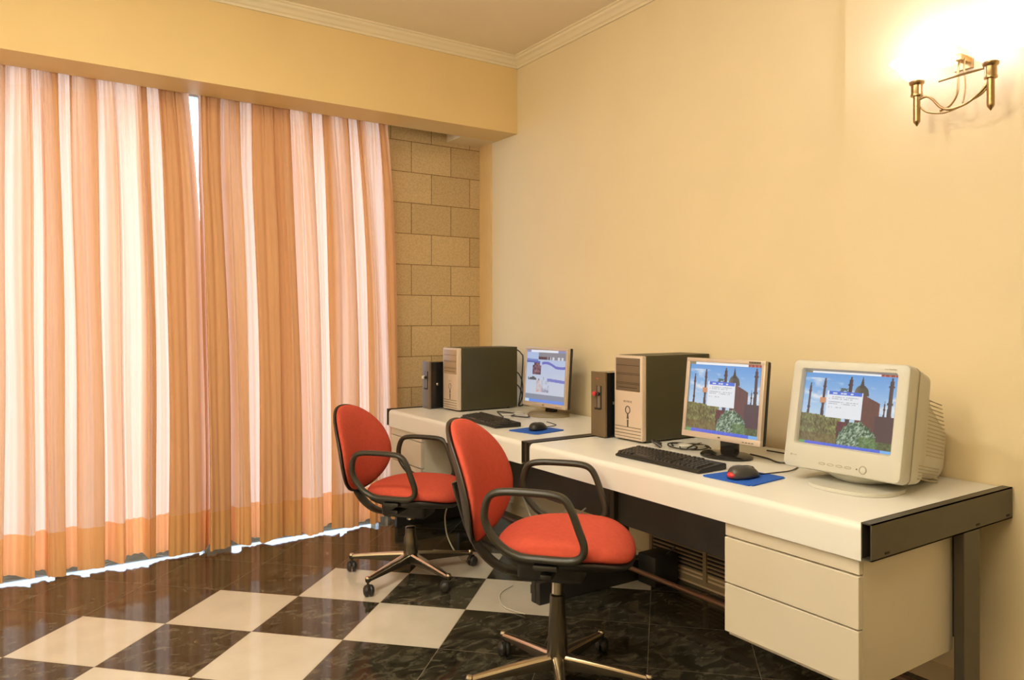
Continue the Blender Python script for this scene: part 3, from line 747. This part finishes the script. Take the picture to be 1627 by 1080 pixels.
# ------------------------------------------------------------------ bulky cathode ray monitor
def make_crt(X, Y, rot):
    ZD = 0.732
    root = thing('tube_monitor', 'beige bulky tube monitor on the near end of the desk', 'monitor', (X, Y, ZD), rot)
    lean = math.radians(11.5)
    T = Matrix.Translation((0, 0, 0.045)) @ Matrix.Rotation(lean, 4, 'Y')
    w, h = 0.405, 0.372
    # front bezel as rounded frame with sloping inner lip
    def rr(w_, h_, r, n=6):
        out = []
        for cx, cy, a0 in ((w_/2-r, h_/2-r, 0), (-w_/2+r, h_/2-r, PI/2), (-w_/2+r, -h_/2+r, PI), (w_/2-r, -h_/2+r, 1.5*PI)):
            for k in range(n+1):
                a = a0+k*PI/2/n; out.append((cx+r*math.cos(a), cy+r*math.sin(a)))
        return out
    sw, shh = 0.322, 0.250; zo = 0.026      # opening raised above centre
    def ringof(bm, pts, x, dz=0, arch=0): return [bm.verts.new((x+arch*((p[0]/(w/2))**2), p[0], h/2+p[1]+dz)) for p in pts]
    bm = bmesh.new()
    seq = [ringof(bm, rr(w-0.004, h-0.004, .018), 0.055), ringof(bm, rr(w, h, .020), 0.050), ringof(bm, rr(w, h, .020), 0.014), ringof(bm, rr(w-.006, h-.006, .018), 0.004), ringof(bm, rr(w-.018, h-.018, .016), 0.0),
           ringof(bm, rr(sw+.012, shh+.012, .010), 0.0, zo), ringof(bm, rr(sw, shh, .006), 0.010, zo), ringof(bm, rr(sw, shh, .006), 0.024, zo)]
    for a, b in zip(seq, seq[1:]):
        for i in range(len(a)): bm.faces.new((a[i], a[(i+1) % len(a)], b[(i+1) % len(a)], b[i]))
    bmesh.ops.transform(bm, matrix=T, verts=bm.verts)
    bez = obj('front_bezel', bm, M_CRT, root, angle=35)
    sc = screen_mesh('screen', pic_domes, sw+.004, shh+.004, 0.008, M_SCR, root); 
    sc.matrix_local = T @ Matrix.Translation((0.012, 0, h/2+zo))
    # housing: loft backwards
    bm = bmesh.new()
    secs = [(0.055, w-.006, h-.006, 0, .02), (0.075, w-.004, h-.004, 0, .022), (0.150, w-.012, h-.014, 0, .03), (0.165, w-.03, h-.05, -.012, .04),
            (0.205, w-.045, h-.090, -.028, .05), (0.310, w-.075, h-.135, -.044, .055), (0.400, w-.105, h-.170, -.056, .055), (0.425, w-.15, h-.22, -.060, .05)]
    rings = [ringof(bm, rr(a, b, r), x, dz) for x, a, b, dz, r in secs]
    for a, b in zip(rings, rings[1:]):
        for i in range(len(a)): bm.faces.new((a[i], a[(i+1) % len(a)], b[(i+1) % len(a)], b[i]))
    bm.faces.new(rings[0]); bm.faces.new(rings[-1][::-1])
    # seam
    bmesh.ops.transform(bm, matrix=T, verts=bm.verts)
    hs = obj('rear_housing', bm, M_CRT, root, angle=50)
    bm = bmesh.new(); pts = [(0.0655, p[0], h/2+p[1]) for p in rr(w-.002, h-.002, .021)]
    tube(bm, pts, 0.0012, seg=6, closed=True, smooth=0); bmesh.ops.transform(bm, matrix=T, verts=bm.verts)
    obj('seam', bm, M_CRTL, hs)
    # vent slots, thin proud ribs following the tapering side, right side (towards -Y)
    def side_y(x):
        for s0, s1 in zip(secs, secs[1:]):
            if s0[0] <= x <= s1[0]:
                t = (x-s0[0])/(s1[0]-s0[0]); return -(s0[1]*(1-t)+s1[1]*t)/2
        return -secs[-1][1]/2
    bm = bmesh.new()
    for k in range(15):
        z = h/2+0.095-0.0125*k; xa = 0.178+0.0012*k; xb = 0.385-0.010*max(0, 7-k)
        n = 9
        for i in range(n):
            x0 = xa+(xb-xa)*i/n; x1 = x0+(xb-xa)/n*0.74
            yv = side_y((x0+x1)/2)
            # slots only where the side is flat
            box(bm, x0, x1, yv-0.0012, yv+0.0015, z, z+0.0030)
    bmesh.ops.transform(bm, matrix=T, verts=bm.verts); obj('side_vent', bm, M_CRTD, hs, smooth=False)
    bm = bmesh.new()
    for k in range(5):
        z = h/2-0.118-0.0105*k
        for i in range(17):
            x0 = 0.120+0.0135*i
            yv = side_y(x0+.004)
            box(bm, x0, x0+0.0095, yv-0.0012, yv+0.0015, z, z+0.0030)
    bmesh.ops.transform(bm, matrix=T, verts=bm.verts); obj('lower_vent', bm, M_CRTD, hs, smooth=False)
    # buttons
    for k in range(4):
        bm = bmesh.new(); y = 0.055-0.030*k
        pts = [(-0.0008, y+0.011*math.cos(2*PI*i/14), 0.026+0.0035*math.sin(2*PI*i/14)) for i in range(14)]
        tube(bm, pts, 0.0007, seg=5, closed=True, smooth=0); bmesh.ops.transform(bm, matrix=T, verts=bm.verts); obj('button', bm, M_CRTL, bez)
    bm = bmesh.new(); yp = -0.085
    tube(bm, [(-0.0008, yp+0.0115*math.cos(2*PI*i/24), 0.026+0.0125*math.sin(2*PI*i/24)) for i in range(24)], 0.0009, seg=6, closed=True, smooth=0)
    lathe(bm, [(0.0085, 0), (0.0085, 0.002), (0.007, 0.003)], 20, Matrix.Translation((0, yp, 0.026)) @ Matrix.Rotation(-PI/2, 4, 'Y'), mi=1)
    bmesh.ops.transform(bm, matrix=T, verts=bm.verts); obj('power_button', bm, [M_CRTL, M_CRT], bez)
    bm = B(-0.001, 0.001, -0.0665, -0.0625, 0.024, 0.028); bmesh.ops.transform(bm, matrix=T, verts=bm.verts); obj('indicator_light', bm, M_TXT, bez, smooth=False)
    bm = B(-0.0006, 0.0006, 0.168, 0.173, 0.040, 0.045); box(bm, -0.0006, 0.0006, 0.150, 0.165, 0.0415, 0.0430); bmesh.ops.transform(bm, matrix=T, verts=bm.verts); obj('badge', bm, M_CRTL, bez, smooth=False)
    t = text('print', 'Low Radiation', 0.0065, (0, 0, 0), bez, M_CRTL)
    t.matrix_local = T @ Matrix.Translation((-0.0006, -0.142, h-0.021)) @ Matrix.Rotation(-PI/2, 4, 'Z') @ Matrix.Rotation(PI/2, 4, 'X')
    # pedestal: swivel ball and disc
    bm = bmesh.new()
    lathe(bm, [(0.045, 0.006), (0.078, 0.014), (0.100, 0.028), (0.111, 0.044), (0.112, 0.060)], 40, Matrix.Translation((0.132, -0.012, 0)) @ Matrix.Diagonal((0.95, 1.08, 1, 1)))
    obj('swivel_bowl', bm, M_CRT, root)
    bm = bmesh.new()
    pts = []
    for i in range(48):
        a = 2*PI*i/48; pts.append((0.062+0.128*sup(math.cos(a), 0.85), -0.030+0.142*sup(math.sin(a), 0.75)))
    prism(bm, pts, 0.011, 'z', 0.0); bmesh.ops.bevel(bm, geom=[e for e in bm.edges if all(v.co.z > 0.01 for v in e.verts)], offset=0.004, segments=2, affect='EDGES')
    obj('stand_base', bm, M_CRT, root)
    return root
make_crt(2.225, 1.440, math.radians(2.8))

# ------------------------------------------------------------------ computer towers
def make_tower(Xf, Xb, y0, y1, H, label, logo, rot=0):
    ZD = 0.732
    xc, yc = (Xf+Xb)/2, (y0+y1)/2; dx = (Xb-Xf)/2; dy = (y1-y0)/2
    root = thing('computer_tower', label, 'computer', (xc, yc, ZD), rot, 'black computer towers with silver fronts')
    obj('case', B(-dx+.032, dx, -dy, dy, 0.006, H, 0.003), M_CASE, root, smooth=False)
    bf = B(-dx+.002, -dx+.031, -dy+.001, dy-.001, 0.008, H-.001, 0.006, 3)
    fr = obj('front_panel', bf, M_TOWF, root)
    zt = H-0.012; zb = H*0.585
    bm = bmesh.new()
    x = -dx
    box(bm, x, x+.006, -dy+.014, dy-.014, zb, zt, 0.002)
    bay = obj('drive_bay', bm, M_TOWD if logo else mat('tan_drive_bay', (0.40, 0.29, 0.17), 0.4), fr)
    bm = bmesh.new()
    hh = (zt-zb)
    for k, fz in enumerate((0.22, 0.46, 0.50, 0.74, 0.78)):
        z = zt-hh*fz; box(bm, x-.0006, x+.001, -dy+.016, dy-.016, z-.0008, z+.0008)
    box(bm, x-.0008, x+.001, -dy+.03, dy-.03, zt-hh*0.90, zt-hh*0.885)
    obj('bay_lines', bm, M_VENTD, bay, smooth=False)
    bm = bmesh.new()
    for k in range(4): box(bm, x+.0012, x+.003, -dy+.008, dy-.008, 0.020+0.0145*k, 0.0225+0.0145*k)
    obj('foot_grooves', bm, M_TXT, fr, smooth=False)
    # key-shaped power switch: ring with shaft
    bm = bmesh.new(); cz = H*0.585-0.085 if logo else H*0.585-0.075
    tube(bm, [(x+.0015, 0.0+0.0145*math.cos(2*PI*i/24), cz+0.0165*math.sin(2*PI*i/24)) for i in range(24)], 0.0022 if logo else 0.0012, seg=8, closed=True, smooth=0)
    prism(bm, [(-.0035, cz-.018), (.0035, cz-.018), (.0065, cz-.040), (-.0065, cz-.040)], .0025, 'x', x+.0005)
    prism(bm, [(-.005, cz-.044), (.005, cz-.044), (.0035, cz-.078), (-.0035, cz-.078)], .0025, 'x', x+.0005)
    obj('power_switch', bm, M_TXT, fr)
    if logo: text('logo', 'W I N I X', 0.0135, (x+.0012, 0, H*0.585-0.052), fr, M_TXT)
    else: text('logo', 'W I N I X', 0.0085, (x+.0012, 0, H*0.585-0.045), fr, M_CRTL)
    bm = bmesh.new()
    bm.free()
    for sx in (-dx+.05, dx-.05):
        for sy in (-dy+.03, dy-.03):
            obj('rubber_foot', lathe(bmesh.new(), [(0.010, 0), (0.010, 0.007)], 14, Matrix.Translation((sx, sy, 0))), M_BLK, root)
    # back plate
    obj('rear_plate', B(dx, dx+.002, -dy+.008, dy-.008, 0.015, H-.01), M_TOWD, root, smooth=False)
    return root
make_tower(2.292, 2.726, 2.421, 2.607, 0.388, 'black computer tower with silver front panel, on the nearer desk', True)
make_tower(2.175, 2.605, 3.868, 4.052, 0.380, 'black computer tower with silver front panel, on the farther desk', False)

def make_box(Xf, Y0, Y1, H, knob_m, label, depth=0.32, ZD=0.732):
    pass; yc = (Y0+Y1)/2; dy = (Y1-Y0)/2
    root = thing('control_box', label, 'slim box', (Xf, yc, ZD), 0, 'slim brown-fronted boxes beside the towers')
    obj('casing', B(0.012, depth, -dy+.003, dy-.003, 0.0, H-.003, 0.003), M_BLKG, root, smooth=False)
    fp = obj('front_plate', B(0, 0.012, -dy, dy, 0.0, H, 0.002), M_BRN, root, smooth=False)
    # lock hardware: two upright slots and a ledge
    zc = H*0.62
    obj('slot', B(-.0015, .002, 0.004, 0.009, zc-.052, zc+.050), M_VENTD, fp, smooth=False)
    obj('slot', B(-.0015, .002, -0.026, -0.018, zc-.060, zc+.050), M_VENTD, fp, smooth=False)
    obj('ledge', B(-.003, .002, -0.016, 0.022, zc-.062, zc-.054), M_VENTD, fp, smooth=False)
    bm = bmesh.new(); box(bm, -.002, .001, -0.016, 0.003, zc-.052, zc+.046); obj('label_strip', bm, mat('grey_strip', (0.20, 0.155, 0.11), 0.4), fp, smooth=False)
    bm = bmesh.new(); lathe(bm, [(0.009, 0), (0.011, 0.006), (0.010, 0.018), (0.004, 0.022)], 18, Matrix.Translation((0, 0.012, zc+.012)) @ Matrix.Rotation(-PI/2, 4, 'Y'))
    obj('knob', bm, knob_m, fp)
    bm = bmesh.new(); lathe(bm, [(0.009, 0), (0.009, 0.012), (0.006, 0.014)], 16, Matrix.Translation((0, -0.008, zc+.012)) @ Matrix.Rotation(-PI/2, 4, 'Y')); obj('black_knob', bm, M_BLK, fp)
    bm = bmesh.new(); lathe(bm, [(0.009, 0), (0.009, 0.004), (0.005, 0.007)], 16, Matrix.Translation((0.055, -dy+.003, H*0.52)) @ Matrix.Rotation(PI/2, 4, 'X')); obj('side_lock', bm, M_CHR, root)
    if knob_m is M_REDL:
        obj('red_mark', B(-.001, .001, -0.004, 0.010, H-.034, H-.030), M_REDL, fp, smooth=False)
    return root
make_box(2.262, 2.632, 2.734, 0.302, M_REDL, 'slim brown box with a red knob, left of the tower on the nearer desk', ZD=0.7355)
make_box(2.108, 4.095, 4.194, 0.290, mat('cream_knob', (0.85, 0.80, 0.70), 0.3), 'slim brown box with a cream knob, left of the tower on the farther desk')

# ------------------------------------------------------------------ keyboards, mice, mats
def make_keyboard(cx, cy, rot, label):
    ZD = 0.732; L, Dp = 0.438, 0.150
    root = thing('keyboard', label, 'keyboard', (cx, cy, ZD), rot, 'black keyboards')
    # local: y along length, -x towards the user
    bm = bmesh.new()
    pr = [(-Dp/2, 0.0), (Dp/2, 0.0), (Dp/2, 0.022), (Dp/2-.02, 0.024), (-Dp/2+.02, 0.014), (-Dp/2, 0.008)]
    prism(bm, pr, L, 'y', -L/2); bmesh.ops.bevel(bm, geom=bm.edges[:], offset=0.0025, segments=2, affect='EDGES')
    body = obj('body', bm, M_BLK, root)
    def key(bm, x, y, wx, wy):
        t = (x+Dp/2-.02)/(Dp-.04); z = 0.013+0.010*t
        tmp = []
        for (dx, dy, dz, s) in ((-1, -1, 0, 1), (1, -1, 0, 1), (1, 1, 0, 1), (-1, 1, 0, 1), (-1, -1, 1, .72), (1, -1, 1, .72), (1, 1, 1, .72), (-1, 1, 1, .72)):
            tmp.append(bm.verts.new((x+dx*wx/2*s, y+dy*wy/2*s, z+dz*0.008+dx*wx/2*s*0.13)))
        for f in ((0, 1, 2, 3), (4, 5, 6, 7), (0, 1, 5, 4), (1, 2, 6, 5), (2, 3, 7, 6), (3, 0, 4, 7)): bm.faces.new([tmp[i] for i in f])
    rowx = [-0.054+0.0185*r for r in range(5)]+[0.0455]
    for name, yl, ncol in (('main_keys', 0.208, 15), ('navigation_keys', -0.088, 3), ('number_keys', -0.152, 3)):
        bm = bmesh.new()
        for r, x in enumerate(rowx):
            if name == 'navigation_keys' and r in (2,): continue
            if name == 'number_keys' and r == 5: continue
            c = 0
            while c < ncol:
                y = yl-0.0192*c
                if name == 'main_keys' and r == 0 and c == 4:
                    key(bm, x, yl-0.0192*6.5, 0.0178, 0.0192*6-.002); c += 6; continue
                key(bm, x, y, 0.0178, 0.0174); c += 1
        obj(name, bm, mat('key_caps', (0.028, 0.026, 0.022), 0.35), body, smooth=False)
    for k, s in enumerate((1,)):
        pass
    return root
make_keyboard(2.088, 2.060, math.radians(1), 'black keyboard on the nearer desk, in front of the monitor showing a domed building')
make_keyboard(2.10, 3.385, math.radians(-6), 'black keyboard on the farther desk, partly behind the nearer chair')

def make_mouse(x, y, rot, label, red, m=None, k=1.0):
    root = thing('computer_mouse', label, 'mouse', (x, y, 0.7352), rot, 'computer mice')
    # local +x = front (cable end) ; body
    bm = bmesh.new(); N, K = 28, 8
    L, Wd, Hh = 0.058, 0.031, 0.036
    rings = []
    for k in range(K+1):
        t = k/K; r = math.cos(t*PI/2)**0.55 if t < 1 else 0.0; z = Hh*math.sin(t*PI/2)
        ring = []
        for i in range(N):
            a = 2*PI*i/N; xx = L*sup(math.cos(a), 0.85)*r; yy = Wd*sup(math.sin(a), 0.85)*r*(1-0.10*math.cos(a))
            ring.append(bm.verts.new((xx-0.010*t, yy, 0.003+z*(1-0.25*max(0, xx/L)))))
        rings.append(ring)
    for p, q in zip(rings, rings[1:]):
        for i in range(N): bm.faces.new((p[i], p[(i+1) % N], q[(i+1) % N], q[i]))
    bm.faces.new(rings[0][::-1])
    bmesh.ops.remove_doubles(bm, verts=bm.verts, dist=1e-5)
    b = obj('body', bm, m or mat('grey_mouse_shell', (0.055, 0.050, 0.042), 0.3), root, angle=180)
    bm = bmesh.new(); lathe(bm, [(0.008, -0.0035), (0.0095, 0), (0.008, 0.0035)], 16, Matrix.Translation((0.034, 0, 0.0225)) @ Matrix.Rotation(PI/2, 4, 'X')); obj('scroll_wheel', bm, M_BLK, b)
    bm = bmesh.new(); tube(bm, [(0.052, 0.0006, 0.018), (0.030, 0.0006, 0.032), (0.0, 0.0006, 0.0375)], 0.0010, seg=6); obj('button_split', bm, M_VENTD, b)
    if red:
        bm = bmesh.new(); bmesh.ops.create_uvsphere(bm, u_segments=16, v_segments=10, radius=1)
        bmesh.ops.scale(bm, vec=(0.010, 0.0155, 0.0095), verts=bm.verts); bmesh.ops.translate(bm, vec=(-0.0535, 0, 0.013), verts=bm.verts)
        o = obj('tail_light', bm, M_REDL, b); o['label'] = 'red translucent tail end'
    return root
def make_mat(c4, label):
    cx = sum(p[0] for p in c4)/4; cy = sum(p[1] for p in c4)/4
    bm = bmesh.new(); prism(bm, [(x-cx, y-cy) for x, y in c4], 0.003, 'z', 0.0)
    es = [e for e in bm.edges if abs(e.verts[0].co.z-e.verts[1].co.z) > 0.002]
    bmesh.ops.bevel(bm, geom=es, offset=0.010, segments=4, affect='EDGES')
    o = obj('mouse_mat', bm, M_BLUE, loc=(cx, cy, 0.732)); tag(o, label, 'mouse mat', 'blue mouse mats'); return o
make_mat([(2.000, 1.815), (2.009, 1.606), (2.222, 1.628), (2.205, 1.800)], 'blue mouse mat on the nearer desk, under the grey mouse with a red end')
make_mat([(2.02, 3.085), (2.06, 2.895), (2.262, 2.935), (2.235, 3.115)], 'blue mouse mat on the farther desk, behind the nearer chair')
big = make_mouse(2.092, 1.704, math.radians(-4), 'dark grey mouse with a red end, on the nearer blue mat', True)
big.scale = (1.14, 1.12, 1.12)
make_mouse(2.150, 3.005, math.radians(15), 'small black mouse on the farther blue mat', False, M_BLK)

# ------------------------------------------------------------------ cables
def cable(pts, r, m, label, group=None, name='cable'):
    c = Vector(pts[0]); bm = bmesh.new(); tube(bm, [Vector(p)-c for p in pts], r, seg=8, smooth=8)
    o = obj(name, bm, m, loc=tuple(c)); return tag(o, label, 'cable', group)
ZT = 0.7345
cable([(2.150, 1.700, 0.750), (2.18, 1.70, ZT+.004), (2.24, 1.70, ZT), (2.33, 1.69, ZT), (2.42, 1.72, ZT)], 0.0022, M_CAB, 'thin black cable running from the red-ended mouse towards the wall', name='mouse_cable')
cable([(2.19, 3.03, 0.748), (2.26, 3.07, ZT+.001), (2.33, 3.10, ZT), (2.36, 3.22, ZT)], 0.0022, M_CAB, 'thin cable leading from the small black mouse under the farther monitor', name='mouse_cable')
cable([(2.47, 1.98, ZT+.002), (2.45, 1.88, ZT+.002), (2.42, 1.80, ZT+.002), (2.50, 1.74, ZT+.002), (2.56, 1.62, ZT+.002), (2.60, 1.5, ZT+.002)], 0.0035, M_CAB, 'black cable lying on the desk between the flat monitor and the beige monitor')
cable([(2.60, 2.0, ZT+.002), (2.60, 1.88, ZT+.002), (2.57, 1.76, ZT+.002), (2.62, 1.62, ZT+.002), (2.66, 1.5, ZT+.002)], 0.0030, M_CAB, 'second black cable nearest the wall behind the flat monitor')
cable([(2.36, 2.30, ZT+.002), (2.40, 2.34, ZT+.004), (2.45, 2.28, ZT+.002), (2.40, 2.20, ZT+.002), (2.33, 2.20, ZT+.003), (2.31, 2.27, ZT+.008), (2.38, 2.33, ZT+.008), (2.46, 2.25, ZT+.006), (2.44, 2.16, ZT+.003)], 0.0033, M_CAB, 'coiled black cable heap between the keyboard and the nearer tower')
cable([(2.30, 2.20, ZT+.009), (2.35, 2.24, ZT+.013), (2.42, 2.21, ZT+.014), (2.42, 2.15, ZT+.012), (2.35, 2.14, ZT+.008), (2.31, 2.17, ZT+.012), (2.38, 2.19, ZT+.020), (2.47, 2.24, ZT+.012)], 0.0030, M_CAB, 'looped black cable left of the stand of the nearer flat monitor')
cable([(2.29, 2.30, ZT+.004), (2.28, 2.33, ZT+.020), (2.30, 2.36, ZT+.022), (2.33, 2.34, ZT+.004)], 0.0075, M_BLK, 'black plug end standing behind the keyboard on the nearer desk', name='cable_plug')
cable([(2.33, 2.235, ZT+.010), (2.35, 2.215, ZT+.014), (2.37, 2.20, ZT+.010)], 0.0095, M_CABW, 'white cable tie bundle beside the nearer tower', name='cable_bundle')
cable([(2.36, 2.27, ZT+.014), (2.42, 2.24, ZT+.018), (2.45, 2.20, ZT+.012), (2.41, 2.18, ZT+.014), (2.36, 2.22, ZT+.016)], 0.0026, M_CABW, 'thin white cable looped in the heap beside the nearer tower')
cable([(2.26, 3.50, ZT+.004), (2.30, 3.62, ZT+.016), (2.36, 3.68, ZT+.006), (2.40, 3.60, ZT+.003), (2.34, 3.52, ZT+.004), (2.29, 3.45, ZT+.012), (2.36, 3.40, ZT+.005), (2.42, 3.48, ZT+.004)], 0.0036, M_CAB, 'tangled black cable behind the keyboard on the farther desk')
cable([(2.30, 3.58, ZT+.003), (2.38, 3.52, ZT+.012), (2.46, 3.58, ZT+.004), (2.47, 3.70, ZT+.003)], 0.0026, M_CABW, 'thin white cable in front of the farther tower')
# loops at the back of the farther tower
for dz0, dz1, dd, lb in ((0.35, 0.30, 0.075, 'topmost of the black cables curving from the back of the farther tower'), (0.21, 0.10, 0.085, 'middle black cable curving from the back of the farther tower'), (0.13, 0.02, 0.07, 'lowest black cable curving from the back of the farther tower')):
    cable([(2.604, 3.93, 0.732+dz0), (2.63, 3.91, 0.732+dz0+.008), (2.648, 3.885, 0.732+(dz0*2+dz1)/3), (2.652, 3.875, 0.732+dz1), (2.645, 3.885, 0.732+dz1*0.4), (2.635, 3.90, ZT+.002)], 0.004, M_CAB, lb, 'cables behind the farther tower')
# white cables hanging under the desks
for k, (a, b) in enumerate((((2.36, 3.02, 0.33), (2.28, 3.50, 0.012)), ((2.39, 2.93, 0.33), (2.36, 3.46, 0.012)), ((2.39, 3.52, 0.31), (2.33, 3.08, 0.012)))):
    p0, p1 = Vector(a), Vector(b); m_ = (p0+p1)/2; m_.z = 0.13-0.02*k
    labs = ['white cable sagging to the floor under the farther desk, nearest its front', 'white cable under the farther desk, between two others', 'white cable crossing the others under the farther desk']
    cable([p0, (p0.x-.02, p0.y+(p1.y-p0.y)*.25, 0.22), m_, (p1.x, p1.y-(p1.y-p0.y)*.15, 0.03), p1], 0.0045, M_CABW, labs[k], 'white cables under the farther desk')
cable([(2.03, 3.43, 0.012), (1.93, 3.40, 0.03), (1.90, 3.50, 0.16), (2.0, 3.62, 0.28), (2.30, 3.66, 0.36)], 0.004, M_CABW, 'white cable hanging in a bow below the far chair seat')
cable([(1.83, 2.66, 0.006), (1.80, 2.78, 0.006), (1.87, 2.92, 0.006), (1.98, 2.98, 0.006)], 0.0022, M_CABW, 'thin pale cable lying on the white floor tile by the desk foot')

# ------------------------------------------------------------------ under the near desk: grille and power box
root = thing('wall_grille', 'beige slatted ventilation grille low on the wall under the nearer desk', 'grille', (XR, 2.25, 0.02), 0)
bm = B(-0.006, -0.001, -0.52, 0.54, 0, 0.20); obj('recess', bm, M_VENTD, root, smooth=False)
bm = bmesh.new(); box(bm, -0.022, -0.006, -0.54, 0.56, 0.186, 0.21, 0.002); box(bm, -0.022, -0.006, -0.54, 0.56, -0.005, 0.018, 0.002)
for y in (-0.53, -0.17, 0.19, 0.55): box(bm, -0.024, -0.006, y-.011, y+.011, 0, 0.20, 0.002)
obj('grille_frame', bm, M_VENT, root, smooth=False)
for k in range(8):
    z = 0.030+0.0195*k
    bm = B(-0.018, -0.006, -0.52, 0.54, z, z+0.0075, 0.001, 1); obj('slat', bm, M_VENT, root, smooth=False)
root = thing('power_box', 'black power box with a thin aerial, on the floor under the nearer desk', 'power box', (2.60, 2.612, 0))
obj('housing', B(-0.07, 0.09, -0.03, 0.09, 0, 0.145, 0.008), M_BLK, root)
bm = bmesh.new(); tube(bm, [(0.02, -0.01, 0.14), (0.035, -0.06, 0.19)], 0.003, smooth=0); obj('aerial', bm, M_BLK, root)
root = thing('power_strip', 'black low power strip on the floor behind the nearer chair', 'power strip', (2.20, 2.86, 0), math.radians(10))
obj('housing', B(-0.20, 0.20, -0.035, 0.035, 0, 0.045, 0.006), M_BLK, root)
bm = bmesh.new()
for k in range(5): box(bm, -0.17+0.075*k, -0.13+0.075*k, -0.02, 0.02, 0.045, 0.047)
obj('sockets', bm, M_VENTD, root, smooth=False)

# ------------------------------------------------------------------ wall light
M_SHADE = shade_mat()
def make_sconce():
    yc, zc = 1.262, 2.155
    root = thing('wall_sconce', 'antique brass wall light with two lit white glass bowls', 'wall light', (XR2, yc, zc))
    bm = bmesh.new(); prism(bm, [(-.018, -.018), (.042, -.018), (.042, .048), (.030, .064), (.012, .071), (-.008, .064), (-.018, .048)], -0.014, 'x', 0.0)
    box(bm, -0.055, -0.012, -0.004, 0.018, 0.004, 0.026, 0.003)
    obj('back_plate', bm, M_BRASS, root, smooth=False)
    hz = -0.092
    bm = bmesh.new()
    tube(bm, [(-0.045, 0.004, 0.008), (-0.060, 0.004, -0.02), (-0.062, 0.004, -0.07), (-0.070, 0.004, -0.115), (-0.085, 0.018, -0.150), (-0.100, 0.045, -0.166)], 0.0042, seg=10)
    tube(bm, [(-0.045, -0.010, 0.008), (-0.055, -0.012, -0.03), (-0.060, -0.018, -0.09), (-0.072, -0.02, -0.13), (-0.080, -0.02, -0.150)], 0.0030, seg=8)
    tube(bm, [(-0.105, 0.045, -0.066), (-0.106, 0.0, -0.064), (-0.108, -0.100, -0.062)], 0.0042, seg=8, smooth=3)
    obj('stem', bm, M_BRASS, root)
    # two crossing curved arms
    for dz, pts in ((0, [(0.112, -0.112), (0.085, -0.108), (0.065, -0.122), (0.035, -0.158), (0.0, -0.170), (-0.050, -0.160), (-0.095, -0.128), (-0.118, -0.095)]),
                    (1, [(0.112, -0.135), (0.085, -0.160), (0.04, -0.174), (0.0, -0.172), (-0.045, -0.158), (-0.090, -0.140), (-0.112, -0.112)])):
        bm = bmesh.new(); tube(bm, [(-0.108+dz*0.006, y, z) for y, z in pts], 0.0046 if dz == 0 else 0.0036, seg=10); obj('arm', bm, M_BRASS, root)
    for s in (1, -1):
        y = s*0.118
        bm = bmesh.new()
        lathe(bm, [(0.0015, -0.186), (0.0105, -0.172), (0.0115, -0.166), (0.0115, -0.085), (0.0190, -0.083), (0.0200, -0.079), (0.0180, -0.073), (0.0180, -0.046), (0.0235, -0.040), (0.0245, -0.032), (0.0200, -0.027), (0.012, -0.026)], 24, Matrix.Translation((-0.108, y, hz+0.075)))
        obj('lamp_holder', bm, M_BRASS, root)
        bm = bmesh.new(); T = Matrix.Translation((-0.108, y, hz+0.049))
        prof = [(0.012, 0.0), (0.026, 0.002), (0.039, 0.010), (0.051, 0.024), (0.060, 0.042), (0.068, 0.056), (0.085, 0.066), (0.082, 0.068), (0.065, 0.059), (0.057, 0.044), (0.048, 0.027), (0.036, 0.014), (0.020, 0.006), (0.008, 0.004)]
        lathe(bm, prof, 32, T)
        sh = obj('glass_shade', bm, M_SHADE, root, angle=180)
        bm = bmesh.new(); lathe(bm, [(0.010, 0.006), (0.012, 0.022), (0.020, 0.040), (0.018, 0.056), (0.008, 0.064)], 20, T); obj('bulb', bm, M_SHADE, sh, angle=180)
        lamp('sconce_bulb_light', 'POINT', (XR2-0.108, yc+y, zc+hz+0.135), 2.0, (0.84, 0.78, 1.0), size=0.03)
    return root
make_sconce()
